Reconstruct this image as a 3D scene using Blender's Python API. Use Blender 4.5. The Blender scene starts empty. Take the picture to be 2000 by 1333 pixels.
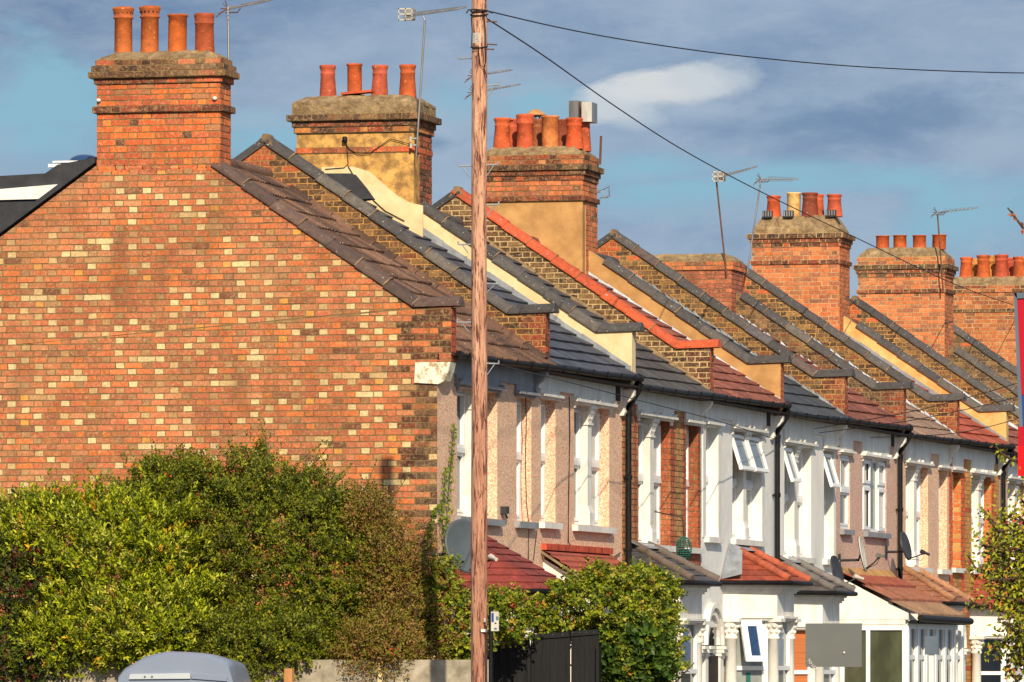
import bpy, math, random
from mathutils import Vector
R = random.Random(7)
# ------------------------------------------------------------------ survey constants
F = 13350.; HY = 1295.; CY = -78.2; CZ = 2.0; W = 4.9
TH = math.atan((4276. - 1000.) / F); TC = math.cos(TH); TS = math.sin(TH)
XF = -20.1                      # front wall plane
def atY(px, py, Y):             # survey: point on the plane Y
    y = Y - CY; t = (px - 1000) / F
    X = y * (t * TC - TS) / (TC + t * TS); d = y * TC - X * TS
    return Vector((X, Y, CZ + (HY - py) * d / F))
def atX(px, py, X):
    t = (px - 1000) / F; y = X * (TC + t * TS) / (t * TC - TS); d = y * TC - X * TS
    return Vector((X, y + CY, CZ + (HY - py) * d / F))
scene = bpy.context.scene
COL = bpy.data.collections.new("terrace"); scene.collection.children.link(COL)

def lin(c):
    o = []
    for v in c[:3]:
        v = v / 255.
        o.append(v / 12.92 if v <= .04045 else ((v + .055) / 1.055) ** 2.4)
    return tuple(o)
# ------------------------------------------------------------------ materials
def new_mat(name):
    m = bpy.data.materials.new(name); m.use_nodes = True
    nt = m.node_tree; nt.nodes.clear()
    out = nt.nodes.new('ShaderNodeOutputMaterial'); b = nt.nodes.new('ShaderNodeBsdfPrincipled')
    nt.links.new(b.outputs[0], out.inputs[0])
    return m, nt, b
def node(nt, t, **k):
    n = nt.nodes.new(t)
    for a, v in k.items():
        if a.startswith('i_'):
            n.inputs[a[2:].replace('_', ' ')].default_value = v
        else: setattr(n, a, v)
    return n
def noise(nt, scale, detail=6, rough=.6, vec=None, dist=0.):
    n = node(nt, 'ShaderNodeTexNoise'); n.inputs['Scale'].default_value = scale
    n.inputs['Detail'].default_value = detail; n.inputs['Roughness'].default_value = rough
    n.inputs['Distortion'].default_value = dist
    if vec: nt.links.new(vec, n.inputs['Vector'])
    return n.outputs[0]
def mixc(nt, fac, a, b, mode='MIX'):
    n = node(nt, 'ShaderNodeMix', data_type='RGBA', blend_type=mode)
    for s, v in ((0, fac), (6, a), (7, b)):
        if hasattr(v, 'links') or hasattr(v, 'is_linked'): nt.links.new(v, n.inputs[s])
        else: n.inputs[s].default_value = v if s == 0 else (*v[:3], 1)
    return n.outputs[2]
def ramp(nt, val, lo, hi, a=0., b=1.):
    n = node(nt, 'ShaderNodeMapRange'); n.inputs[1].default_value = lo; n.inputs[2].default_value = hi
    n.inputs[3].default_value = a; n.inputs[4].default_value = b; nt.links.new(val, n.inputs[0])
    return n.outputs[0]
def obco(nt, sc=(1, 1, 1)):
    t = node(nt, 'ShaderNodeNewGeometry'); m = node(nt, 'ShaderNodeMapping'); m.inputs['Scale'].default_value = sc
    nt.links.new(t.outputs['Position'], m.inputs[0]); return m.outputs[0]
def bump(nt, b, h, dist, strength=1.):
    n = node(nt, 'ShaderNodeBump'); n.inputs['Distance'].default_value = dist; n.inputs['Strength'].default_value = strength
    nt.links.new(h, n.inputs['Height']); nt.links.new(n.outputs[0], b.inputs['Normal'])
M = {}
def surf(name, c1, c2=None, scale=6., rough=.8, bsc=40., bd=.003, big=1.2, bigamt=.18, spots=None, metal=0., spec=.3, lo=.35, hi=.65, stretch=(1, 1, 1), vcol=False, fine=None, bloom=False):
    """weathered procedural surface: two tones broken by noise, patches of dirt, optional lichen spots"""
    m, nt, b = new_mat(name); v = obco(nt, stretch)
    c1 = lin(c1); c2 = lin(c2) if c2 else tuple(x * .8 for x in c1)
    f = ramp(nt, noise(nt, scale, 7, .65, v), lo, hi)
    col = mixc(nt, f, c1, c2)
    if vcol:
        at = node(nt, 'ShaderNodeAttribute', attribute_name='Col')
        var = ramp(nt, noise(nt, scale, 6, .72, v), .3, .7, .66, 1.34)
        cb = node(nt, 'ShaderNodeCombineColor')
        for i in range(3): nt.links.new(var, cb.inputs[i])
        col = mixc(nt, 1., at.outputs['Color'], cb.outputs[0], 'MULTIPLY')
    if bloom:   # sooty arrises and pale scuffs
        col = mixc(nt, ramp(nt, noise(nt, 26, 6, .75, v, .6), .50, .68, 0, .7), col, lin((206, 172, 122)))
        col = mixc(nt, ramp(nt, noise(nt, 15, 7, .8, v, .8), .57, .70, 0, .42), col, lin((84, 58, 40)))
    if bloom:   # rain streaks and soot patches running down the whole wall
        stv = noise(nt, 2.4, 6, .62, obco(nt, (1, 1, .3)), .5)
        col = mixc(nt, ramp(nt, stv, .52, .72, 0, .5), col, lin((104, 72, 50)))
        col = mixc(nt, ramp(nt, noise(nt, 1.1, 4, .6, v, .6), .55, .72, 0, .25), col, lin((214, 170, 120)))
    if fine:   # speckled dash
        fr, fg, fb = lin(fine)
        vo = node(nt, 'ShaderNodeTexVoronoi'); vo.inputs['Scale'].default_value = 80; nt.links.new(v, vo.inputs['Vector'])
        sp = node(nt, 'ShaderNodeSeparateColor'); nt.links.new(vo.outputs['Color'], sp.inputs[0])
        col = mixc(nt, ramp(nt, sp.outputs[0], .45, .6), col, (fr, fg, fb))
        col = mixc(nt, ramp(nt, sp.outputs[1], .8, .88), col, tuple(x * .45 for x in (fr, fg, fb)))
    if bigamt:
        g = ramp(nt, noise(nt, big, 5, .6, v, .4), .38, .68, 0., bigamt * 1.6)
        col = mixc(nt, g, col, tuple(x * .32 for x in c1))
    if spots:
        s = ramp(nt, noise(nt, 26, 3, .55, v), .66, .70)
        col = mixc(nt, s, col, lin(spots))
    nt.links.new(col, b.inputs['Base Color'])
    b.inputs['Roughness'].default_value = rough; b.inputs['Metallic'].default_value = metal
    b.inputs['Specular IOR Level'].default_value = spec
    if bd:
        bump(nt, b, noise(nt, bsc, 6, .65, v), bd)
    M[name] = m; return m
surf('brick', (180, 100, 60), vcol=True, scale=34, bsc=70, bd=.009, bigamt=.2, big=.9, bloom=True, rough=.9)
surf('mortar_tan', (150, 124, 80), (104, 86, 58), bsc=90)
surf('mortar_grey', (150, 130, 100), (120, 100, 76), bsc=90)
surf('mortar_cream', (206, 178, 130), (168, 138, 94), bsc=90)
surf('mortar_yellow', (200, 150, 84), (150, 112, 66), bsc=90)
surf('tile', (90, 70, 60), vcol=True, scale=14, bsc=60, bd=.006, bigamt=.2, spots=(170, 160, 140), rough=.85)
surf('tile_clean', (90, 70, 60), vcol=True, scale=9, bsc=60, bd=.003, bigamt=.12, rough=.75)
surf('coping', (70, 68, 70), vcol=True, scale=12, bsc=40, bd=.004, bigamt=.1, spots=(150, 146, 140), rough=.6)
surf('terracotta', (205, 95, 50), vcol=True, scale=9, bsc=50, bd=.004, bigamt=.45, big=4.5, spots=(206, 150, 96), rough=.75)
surf('flaunch', (176, 150, 112), (116, 92, 66), scale=9, bsc=26, bd=.03, bigamt=.3, big=5., spots=(196, 150, 50), rough=.95)
surf('render_cream', (230, 208, 164), (212, 184, 134), scale=3.5, bd=.004, bigamt=.16, big=2.6)
surf('render_tan', (196, 150, 94), (170, 126, 76), scale=4., bd=.005, bigamt=.2, big=2.)
surf('render_ochre', (220, 168, 92), (150, 112, 66), scale=7., lo=.42, hi=.6, bsc=30, bd=.012, bigamt=.35, big=3.)
surf('render_patchy', (232, 196, 128), (196, 146, 80), scale=2.4, bsc=30, bd=.01, bigamt=.2, big=2.)
surf('dash_pink', (228, 178, 150), (214, 160, 134), scale=10, bsc=110, bd=.006, bigamt=.08, fine=(246, 210, 176), rough=.95)
surf('dash_rose', (214, 174, 156), (198, 158, 142), scale=10, bsc=110, bd=.006, bigamt=.08, fine=(226, 192, 172), rough=.95)
surf('dash_white', (236, 234, 228), (218, 218, 214), scale=5, bsc=70, bd=.009, bigamt=.05, rough=.9)
surf('white_wall', (240, 236, 228), (222, 220, 212), scale=3, bsc=40, bd=.003, bigamt=.10, stretch=(1, 1, .3))
surf('white_paint', (236, 233, 225), (214, 209, 198), scale=7, bsc=50, bd=.002, bigamt=.12, big=3., rough=.55, stretch=(1, 1, .4))
surf('grey_paint', (150, 152, 156), (128, 130, 134), scale=4, bsc=50, bd=.0015, bigamt=.1, rough=.6)
surf('stone_paint', (236, 228, 204), (176, 150, 110), scale=13, bsc=40, bd=.01, bigamt=.1, lo=.5, hi=.62)
surf('upvc', (238, 238, 236), (226, 226, 222), bd=0, bigamt=.06, rough=.35)
surf('black_plastic', (30, 28, 29), (20, 19, 20), bd=0, bigamt=0, rough=.55, spec=.16)
surf('dark_timber', (58, 44, 38), (40, 32, 30), scale=5, bd=.002)
surf('lead', (156, 160, 164), (122, 126, 132), scale=6, bsc=20, bd=.006, bigamt=.15, rough=.55)
surf('lead_bright', (214, 222, 230), (176, 188, 200), scale=7, bsc=24, bd=.006, bigamt=.12, rough=.5)
surf('cement', (160, 132, 96), (112, 90, 66), scale=10, bsc=30, bd=.02, bigamt=.25, big=4.)
surf('steel', (190, 186, 180), (150, 140, 130), scale=9, bd=0, metal=.8, rough=.4, stretch=(1, 1, .2))
surf('rust', (120, 78, 58), (84, 58, 48), scale=12, bd=.001, rough=.9)
surf('dish_grey', (84, 92, 96), (72, 80, 84), scale=2, bd=0, bigamt=.06, rough=.5)
surf('dish_dark', (58, 58, 62), (44, 44, 48), scale=3, bd=0, bigamt=.06, rough=.5)
surf('pale_plastic', (206, 200, 188), (180, 174, 160), scale=4, bd=0, rough=.5)
surf('cable', (26, 24, 24), (20, 20, 20), bd=0, bigamt=0, rough=.6)
surf('slate_box', (62, 62, 66), (48, 48, 52), scale=6, bd=.003, bigamt=.15)
surf('black_fence', (30, 29, 30), (22, 22, 24), scale=8, bsc=20, bd=.004, bigamt=.2, rough=.55, stretch=(1, 1, .15))
surf('pale_fence', (186, 174, 152), (128, 118, 98), scale=5, bsc=20, bd=.004, bigamt=.2)
surf('new_timber', (206, 150, 96), (176, 122, 74), scale=12, bd=.003, stretch=(1, 1, .1))
surf('van_paint', (132, 142, 160), (126, 136, 154), scale=1, bd=0, bigamt=0, rough=.28, spec=.5)
surf('van_strip', (186, 192, 196), (176, 182, 188), scale=1, bd=0, bigamt=0, rough=.4)
surf('rubber', (26, 26, 26), (20, 20, 20), bd=0, rough=.8)
surf('board_grey', (104, 107, 105), (96, 99, 97), scale=1, bd=0, bigamt=.03, rough=.55)
surf('sign_red', (176, 20, 38), (170, 18, 36), scale=1, bd=0, bigamt=0, rough=.35)
surf('sign_scarlet', (226, 18, 22), (220, 18, 22), scale=1, bd=0, bigamt=0, rough=.35)
surf('sign_blue', (40, 70, 140), (36, 66, 130), scale=1, bd=0, bigamt=0, rough=.35)
surf('sign_frame', (96, 108, 122), (88, 98, 110), scale=3, bd=0, bigamt=.05, rough=.45)
surf('asphalt', (66, 66, 68), (52, 52, 54), scale=30, bsc=120, bd=.004)
surf('paving', (140, 134, 124), (116, 110, 102), scale=4, bsc=60, bd=.004)
surf('earth', (104, 88, 62), (72, 84, 44), scale=3, bsc=30, bd=.02)
surf('bark', (92, 70, 52), (60, 46, 36), scale=14, bsc=40, bd=.01, stretch=(1, 1, .3))
surf('curtain', (222, 218, 206), (186, 182, 172), scale=8, bd=0, bigamt=0, stretch=(1, 6, .05), rough=.9)
surf('blind', (196, 116, 66), (170, 96, 52), scale=3, bd=0, stretch=(.1, .1, 12), rough=.7)
surf('green_mesh', (36, 112, 100), (26, 84, 76), scale=60, bd=0, bigamt=.1, lo=.45, hi=.55)
def m_leaf():
    m, nt, b = new_mat('leaf'); at = node(nt, 'ShaderNodeAttribute', attribute_name='Col')
    nt.links.new(at.outputs['Color'], b.inputs['Base Color']); b.inputs['Roughness'].default_value = .5
    b.inputs['Specular IOR Level'].default_value = .3
    tr = node(nt, 'ShaderNodeBsdfTranslucent'); nt.links.new(at.outputs['Color'], tr.inputs[0])
    mx = node(nt, 'ShaderNodeMixShader'); mx.inputs[0].default_value = .22
    out = [n for n in nt.nodes if n.type == 'OUTPUT_MATERIAL'][0]
    nt.links.new(b.outputs[0], mx.inputs[1]); nt.links.new(tr.outputs[0], mx.inputs[2]); nt.links.new(mx.outputs[0], out.inputs[0])
    M['leaf'] = m
m_leaf()
def m_glass(name, c, rough=.04):
    m, nt, b = new_mat(name); b.inputs['Roughness'].default_value = rough
    v = obco(nt, (1, 1, .4)); f = ramp(nt, noise(nt, 2.2, 4, .6, v), .4, .6)
    nt.links.new(mixc(nt, f, lin(c), tuple(x * .55 for x in lin(c))), b.inputs['Base Color'])
    b.inputs['Specular IOR Level'].default_value = .8
    M[name] = m
m_glass('glass', (58, 66, 72)); m_glass('glass_light', (150, 154, 150)); m_glass('glass_blue', (38, 70, 116)); m_glass('glass_dark', (22, 24, 28))
m_glass('glass_green', (84, 88, 66), .15)
def m_pole():
    m, nt, b = new_mat('pole_wood'); v = obco(nt, (1, 1, .09))
    n1 = noise(nt, 26, 8, .7, v); n2 = noise(nt, 17, 6, .75, obco(nt, (1, 1, .16)), 1.6)
    col = mixc(nt, ramp(nt, n1, .35, .68), lin((230, 180, 146)), lin((136, 82, 62)))
    z = node(nt, 'ShaderNodeSeparateXYZ'); nt.links.new(obco(nt), z.inputs[0])
    col = mixc(nt, ramp(nt, z.outputs[2], 2., 8.5, .55, 0.), col, lin((140, 84, 62)))
    n3 = noise(nt, 42, 5, .65, obco(nt, (1, 1, .09)), .5)
    col = mixc(nt, ramp(nt, n3, .535, .575), col, lin((92, 48, 38)))
    col = mixc(nt, ramp(nt, n2, .58, .66, 0, .9), col, lin((70, 44, 36)))
    nt.links.new(col, b.inputs['Base Color']); b.inputs['Roughness'].default_value = .85
    bump(nt, b, n1, .01); M['pole_wood'] = m
m_pole()
# ------------------------------------------------------------------ mesh builder
ROOT = {}
class MB:
    def __init__(s): s.v = []; s.f = []; s.m = []; s.c = []; s.mats = []; s.sm = []
    def mi(s, m):
        if m not in s.mats: s.mats.append(m)
        return s.mats.index(m)
    def face(s, pts, mat, col=(.5, .5, .5), smooth=False):
        i = len(s.v); s.v.extend([tuple(p) for p in pts]); s.f.append(tuple(range(i, i + len(pts))))
        s.m.append(s.mi(mat)); s.c.append(col); s.sm.append(smooth)
    def faces(s, vs, fs, mat, col=(.5, .5, .5), smooth=False):
        i = len(s.v); s.v.extend([tuple(p) for p in vs]); k = s.mi(mat)
        for f in fs: s.f.append(tuple(i + a for a in f)); s.m.append(k); s.c.append(col); s.sm.append(smooth)
    def box(s, a, b, mat, col=(.5, .5, .5)):
        x0, y0, z0 = (min(a[i], b[i]) for i in range(3)); x1, y1, z1 = (max(a[i], b[i]) for i in range(3))
        vs = [(x0, y0, z0), (x1, y0, z0), (x1, y1, z0), (x0, y1, z0), (x0, y0, z1), (x1, y0, z1), (x1, y1, z1), (x0, y1, z1)]
        s.faces(vs, [(0, 3, 2, 1), (4, 5, 6, 7), (0, 1, 5, 4), (1, 2, 6, 5), (2, 3, 7, 6), (3, 0, 4, 7)], mat, col)
    def prism_y(s, poly, y0, y1, mat, col=(.5, .5, .5)):       # poly in (x,z), counter clockwise seen from -Y
        n = len(poly)
        vs = [(x, y0, z) for x, z in poly] + [(x, y1, z) for x, z in poly]
        fs = [tuple(range(n)), tuple(range(2 * n - 1, n - 1, -1))] + [(i, i + n, (i + 1) % n + n, (i + 1) % n) for i in range(n)]
        s.faces(vs, fs, mat, col)
    def prism_z(s, poly, z0, z1, mat, col=(.5, .5, .5), sc=None):
        n = len(poly); top = sc if sc else poly
        vs = [(x, y, z0) for x, y in poly] + [(x, y, z1) for x, y in top]
        fs = [tuple(range(n - 1, -1, -1)), tuple(range(n, 2 * n))] + [(i, (i + 1) % n, (i + 1) % n + n, i + n) for i in range(n)]
        s.faces(vs, fs, mat, col)
    def tube(s, pts, r, mat, n=8, col=(.5, .5, .5), smooth=True):
        pts = [Vector(p) for p in pts]; rings = []
        for i, p in enumerate(pts):
            d = (pts[min(i + 1, len(pts) - 1)] - pts[max(i - 1, 0)]).normalized()
            u = d.cross(Vector((0, 0, 1)));
            if u.length < .05: u = d.cross(Vector((0, 1, 0)))
            u.normalize(); w = d.cross(u); rr = r[i] if isinstance(r, (list, tuple)) else r
            rings.append([p + (u * math.cos(2 * math.pi * k / n) + w * math.sin(2 * math.pi * k / n)) * rr for k in range(n)])
        vs = [q for g in rings for q in g]; fs = []
        for i in range(len(pts) - 1):
            for k in range(n):
                a = i * n + k; b = i * n + (k + 1) % n
                fs.append((a, a + n, b + n, b))
        s.faces(vs, fs, mat, col, smooth)
        s.faces(rings[0], [tuple(range(n))], mat, col); s.faces(rings[-1], [tuple(range(n - 1, -1, -1))], mat, col)
    def lathe(s, c, prof, mat, n=20, col=(.5, .5, .5), tilt=(0, 0)):
        vs = []; fs = []
        for r, z in prof:
            for k in range(n):
                a = 2 * math.pi * k / n
                vs.append((c[0] + r * math.cos(a) + tilt[0] * z, c[1] + r * math.sin(a) + tilt[1] * z, c[2] + z))
        for i in range(len(prof) - 1):
            for k in range(n):
                a = i * n + k; b = i * n + (k + 1) % n; fs.append((a, b, b + n, a + n))
        s.faces(vs, fs, mat, col, True)
    def build(s, name, parent=None, root=None):
        me = bpy.data.meshes.new(name); o = ROOT.get(root.name, Vector((0, 0, 0))) if root else Vector((0, 0, 0))
        me.from_pydata([(x - o.x, y - o.y, z - o.z) for x, y, z in s.v], [], s.f)
        for m in s.mats: me.materials.append(M[m])
        me.polygons.foreach_set('material_index', s.m); me.polygons.foreach_set('use_smooth', s.sm)
        at = me.color_attributes.new('Col', 'FLOAT_COLOR', 'CORNER'); buf = []
        for f, c in zip(s.f, s.c): buf.extend((c[0], c[1], c[2], 1.) * len(f))
        at.data.foreach_set('color', buf); me.update()
        ob = bpy.data.objects.new(name, me); COL.objects.link(ob)
        if parent is not None: ob.parent = parent
        return ob
def thing(name, label, cat, loc, group=None):
    o = bpy.data.objects.new(name, None); COL.objects.link(o); o.location = loc; ROOT[o.name] = Vector(loc)
    o.empty_display_size = .2; return tag(o, label, cat, group)
def tag(o, label, cat, group=None):
    o['label'] = label; o['category'] = cat
    if group: o['group'] = group
    return o
def kind(o, k): o['kind'] = k; return o
# ------------------------------------------------------------------ bricks
def clip(poly, conv):
    out = poly
    n = len(conv)
    for i in range(n):
        ax, ay = conv[i]; bx, by = conv[(i + 1) % n]; src = out; out = []
        if not src: return []
        def side(p): return (bx - ax) * (p[1] - ay) - (by - ay) * (p[0] - ax)
        for j in range(len(src)):
            p = src[j]; q = src[(j + 1) % len(src)]; sp = side(p); sq = side(q)
            if sp >= 0: out.append(p)
            if (sp >= 0) != (sq >= 0):
                t = sp / (sp - sq); out.append((p[0] + (q[0] - p[0]) * t, p[1] + (q[1] - p[1]) * t))
    return out
def bricks(mb, pieces, to3, nrm, pal, z_ref=0., course=.0745, bond='flemish', joint=.0135, u_ref=0., lift=.006, skip=None, shift=None):
    """lay bricks over convex (u,v) pieces; each brick stands proud of the mortar bed"""
    us = [p[0] for c in pieces for p in c]; vs = [p[1] for c in pieces for p in c]
    u0, u1, v0, v1 = min(us), max(us), min(vs), max(vs)
    for r in range(int((v0 - z_ref) / course) - 1, int((v1 - z_ref) / course) + 2):
        v = z_ref + r * course
        if v > v1 or v + course < v0: continue
        seq = [('s', .225), ('h', .1125)] if bond == 'flemish' else ([('s', .225)] if (bond == 'stretch' or r % 2) else [('h', .1125)])
        per = sum(w for _, w in seq); off = (r % 2) * per / 2 + ((r * 37) % 7 - 3) * .004
        k = int((u0 - u_ref) / per) - 2; u = u_ref + k * per - off
        while u < u1:
            for kd, w in seq:
                a, b = u, u + w; u += w
                if b < u0 or a > u1: continue
                rr = random.Random(int((a + 50) * 977) * 131 + r * 7919)
                if skip and rr.random() < skip: continue
                j = joint / 2; q = lambda: rr.uniform(-.0034, .0034)
                z0, z1 = v + j, v + course - j
                quad = [(a + j + q(), z0 + q()), (b - j + q(), z0 + q()), (b - j + q(), z1 + q()), (a + j + q(), z1 + q())]
                col = pal(rr, (a + b) / 2, v, kd, r)
                h = lift + rr.uniform(-.002, .002)
                for c in pieces:
                    p = clip(quad, c)
                    if len(p) < 3: continue
                    base = [Vector(to3(*x)) for x in p]; top = [x + nrm * h for x in base]
                    mb.face(top, 'brick', col); n = len(p)
                    for i in range(n): mb.face([base[i], base[(i + 1) % n], top[(i + 1) % n], top[i]], 'brick', col)
def pick(rr, opts, jit=.12):
    tot = sum(w for _, w in opts); x = rr.random() * tot
    for c, w in opts:
        x -= w
        if x <= 0: break
    k = 1 + rr.uniform(-jit, jit); l = lin(c); return tuple(min(1, a * k) for a in l)
def warm(o, f=.15, g=1.14, t=(.42, .27, .14)):
    out = []
    for c, w in o:
        l = [ (a * (1 - f) + b * f) * g for a, b in zip(lin(c), t)]; out.append((tuple(255 * (1.055 * min(1, a) ** (1 / 2.4) - .055) for a in l), w))
    return out
RED = [((188, 94, 58), 3), ((196, 98, 52), 2.8), ((180, 90, 60), 3), ((172, 88, 56), 2.4), ((208, 104, 46), 1.1), ((178, 102, 66), 2.2), ((154, 82, 56), 1), ((188, 116, 78), 1)]
HEAD = [((230, 204, 150), 4.), ((212, 178, 124), 3.4), ((178, 132, 88), 2.4), ((206, 108, 50), 1.6), ((222, 154, 66), .8), ((162, 112, 76), 1.6), ((186, 98, 60), 2.2)]
MUTED = [((156, 98, 66), 2), ((142, 88, 62), 1), ((170, 106, 68), 2), ((120, 76, 56), .5)]
ORANGE = [((226, 104, 38), 3), ((214, 88, 40), 3), ((196, 84, 50), 2.4), ((180, 80, 52), 1.8), ((90, 44, 36), .7), ((174, 106, 70), .8), ((234, 124, 52), 1)]
DARKR = [((84, 50, 38), 3), ((110, 56, 40), 2), ((66, 46, 38), 3), ((150, 70, 44), 1)]
BLACKB = [((62, 50, 38), 3), ((82, 64, 46), 3), ((104, 80, 52), 2.2), ((48, 40, 34), 2), ((130, 98, 58), 1.2), ((120, 70, 46), .5)]
RED = warm(RED); HEAD = warm(HEAD, .1, .98); ORANGE = warm(ORANGE, .12, .95); BLACKB = warm(BLACKB, .04, .95)
def pal_gable(rr, u, v, kd, r):
    if u > -20.46 and v < 5.3 and (r % 2 == 0) and u > -20.36 - (.1 if kd == 's' else 0): return pick(rr, [((84, 68, 54), 3), ((104, 80, 60), 2)])
    if u > -20.5 and v < 5.9 and rr.random() < .3: return pick(rr, DARKR)
    if u > -20.5 and v > 5.6: return pick(rr, DARKR if rr.random() < .6 else RED)
    if v > 7.95: return pick(rr, ORANGE)
    edge = v > 7.2 and abs(u + 23.5) > .8
    f = .5 + .35 * math.sin(u * 1.7 + v * 1.1) * math.sin(v * 2.3 - u * .8) + .15 * math.sin(u * 5.1 + v * 4.3)
    if kd == 'h' and not edge and rr.random() < .7 + .3 * f: return pick(rr, HEAD)
    if rr.random() < .03: return pick(rr, HEAD)
    if rr.random() < .22 * (1 - f): return pick(rr, MUTED)
    return pick(rr, RED)
def pal_from(opts): return lambda rr, u, v, kd, r: pick(rr, opts)
def pal_party(rr, u, v, kd, r):
    if u > -20.32: return pick(rr, [((98, 48, 38), 3), ((140, 64, 44), 2), ((74, 46, 36), 2)])
    if u < -23.5 or (u < -23.2 and rr.random() < .4): return pick(rr, [((196, 90, 52), 3), ((170, 80, 54), 2)])
    return pick(rr, BLACKB)
def pal_party_white(rr, u, v, kd, r):
    if u > -20.3: return pick(rr, [((84, 46, 38), 3), ((70, 48, 38), 2)])
    return pick(rr, [((78, 58, 42), 3), ((98, 74, 50), 3), ((60, 46, 36), 2), ((120, 92, 60), 1)])
NY = Vector((0, -1, 0)); PX = Vector((1, 0, 0))
# ------------------------------------------------------------------ coping, roofs, pots
def coping(root, parent, line, yc, cols, hw=.15, seg=.45, name='coping', mortar=(176, 160, 130)):
    mb = MB(); prof = [(-hw, -.088), (-hw, -.066), (-hw * .45, .012), (0, .03), (hw * .45, .012), (hw, -.066), (hw, -.088)]
    for si in range(len(line) - 1):
        a = Vector((line[si][0], 0, line[si][1])); b = Vector((line[si + 1][0], 0, line[si + 1][1])); L = (b - a).length
        d = (b - a) / L; nn = Vector((-d.z, 0, d.x));
        if nn.z < 0: nn = -nn
        n = max(1, round(L / seg))
        for i in range(n):
            t0 = L * i / n; t1 = L * (i + 1) / n; j = R.uniform(-.004, .004); lo0 = -.006; lo1 = .006
            if d.z > 0: lo0, lo1 = lo1, lo0
            c = pick(R, cols, .16); rings = []
            e0 = .004 if i else -.03; e1 = .012
            for t, l in ((t0 + e0, lo0 + j), (t1 + e1 * (1 if i < n - 1 else 2.5), lo1 + j * .5)):
                p = a + d * t
                rings.append([Vector((p.x, yc + y, p.z)) + nn * (z + l) for y, z in prof])
            m = len(prof); vs = rings[0] + rings[1]
            fs = [(k, k + m, k + 1 + m, k + 1) for k in range(m - 1)] + [(m - 1, 2 * m - 1, m, 0), tuple(range(m)), tuple(range(2 * m - 1, m - 1, -1))]
            mb.faces(vs, fs, 'coping', c)
            if (i < n - 1 or si < len(line) - 2) and R.random() < .55:   # pale bedding mortar showing at the joint
                p = a + d * (t1 - .004)
                q = [Vector((p.x, yc + y * 1.012, p.z)) + nn * (z + .016 + j * .5) for y, z in prof]
                q2 = [x + d * R.uniform(.006, .02) for x in q]; mb.faces(q + q2, fs, 'cement', lin(mortar))
    return mb.build(name, parent, root)
def V3(*a): return Vector(a)
def roof_slab(root, parent, y0, y1, cols, matn='tile', gauge=.3, wl=.15, amp=.018, thick=.035, x0=-19.84, z0=5.69, x1=-23.58, z1=8.16, name='roof', tw=.3, tilt=(0., 0.)):
    mb = MB(); a = Vector((x0, 0, z0)); b = Vector((x1, 0, z1)); L = (b - a).length; d = (b - a) / L
    nn = Vector((-d.z, 0, d.x));
    if nn.z < 0: nn = -nn
    rows = max(2, round(L / gauge)); step = wl / 6 if amp else tw / 2; n = int((y1 - y0) / step) + 1
    for r in range(rows):
        t0 = L * r / rows; t1 = L * (r + 1) / rows + .03
        lo = []; fr = []; hi = []; jr = R.uniform(-.004, .004); ti = -1; tj = 0; tc = {}
        for i in range(n + 1):
            y = y0 + (y1 - y0) * i / n
            k = int((y - y0) / tw + (r % 2) * .5)
            if k not in tc: tc[k] = (R.uniform(-.008, .008), R.uniform(-.004, .004), pick(R, cols, .14))
            w = amp * (abs(math.sin(math.pi * (y - y0) / wl)) * 1.3 - .8) if amp else 0
            jt, jz, _ = tc[k]; p = a + d * (t0 + jt); q = a + d * t1; tl = tilt[0] + (tilt[1] - tilt[0]) * i / n; p = p + V3(0, 0, tl * (1 - t0 / L)); q = q + V3(0, 0, tl * (1 - t1 / L))
            top = nn * (thick + w + jz + jr)
            lo.append(Vector((p.x, y, p.z)) + nn * (w * .9 - .012)); fr.append(Vector((p.x, y, p.z)) + top)
            hi.append(Vector((q.x, y, q.z)) + nn * (w + .004))
        for i in range(n):
            k = int((y0 + (y1 - y0) * (i + .5) / n - y0) / tw + (r % 2) * .5); c = tc.get(k, list(tc.values())[0])[2]
            mb.face([lo[i], lo[i + 1], fr[i + 1], fr[i]], matn, tuple(x * 1. for x in c))
            mb.face([fr[i], fr[i + 1], hi[i + 1], hi[i]], matn, c, False)
    # rear slope, plain courses
    mb.face([(x1, y0, z1 + .03), (x1, y1, z1 + .03), (x1 - 3.6, y1, z1 - 2.5), (x1 - 3.6, y0, z1 - 2.5)], matn, pick(R, cols))
    mb.tube([(x1, y0, z1 + .0), (x1, y1, z1 + .0)], .09, matn, 8, pick(R, cols))
    return mb.build(name, parent, root)
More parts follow.
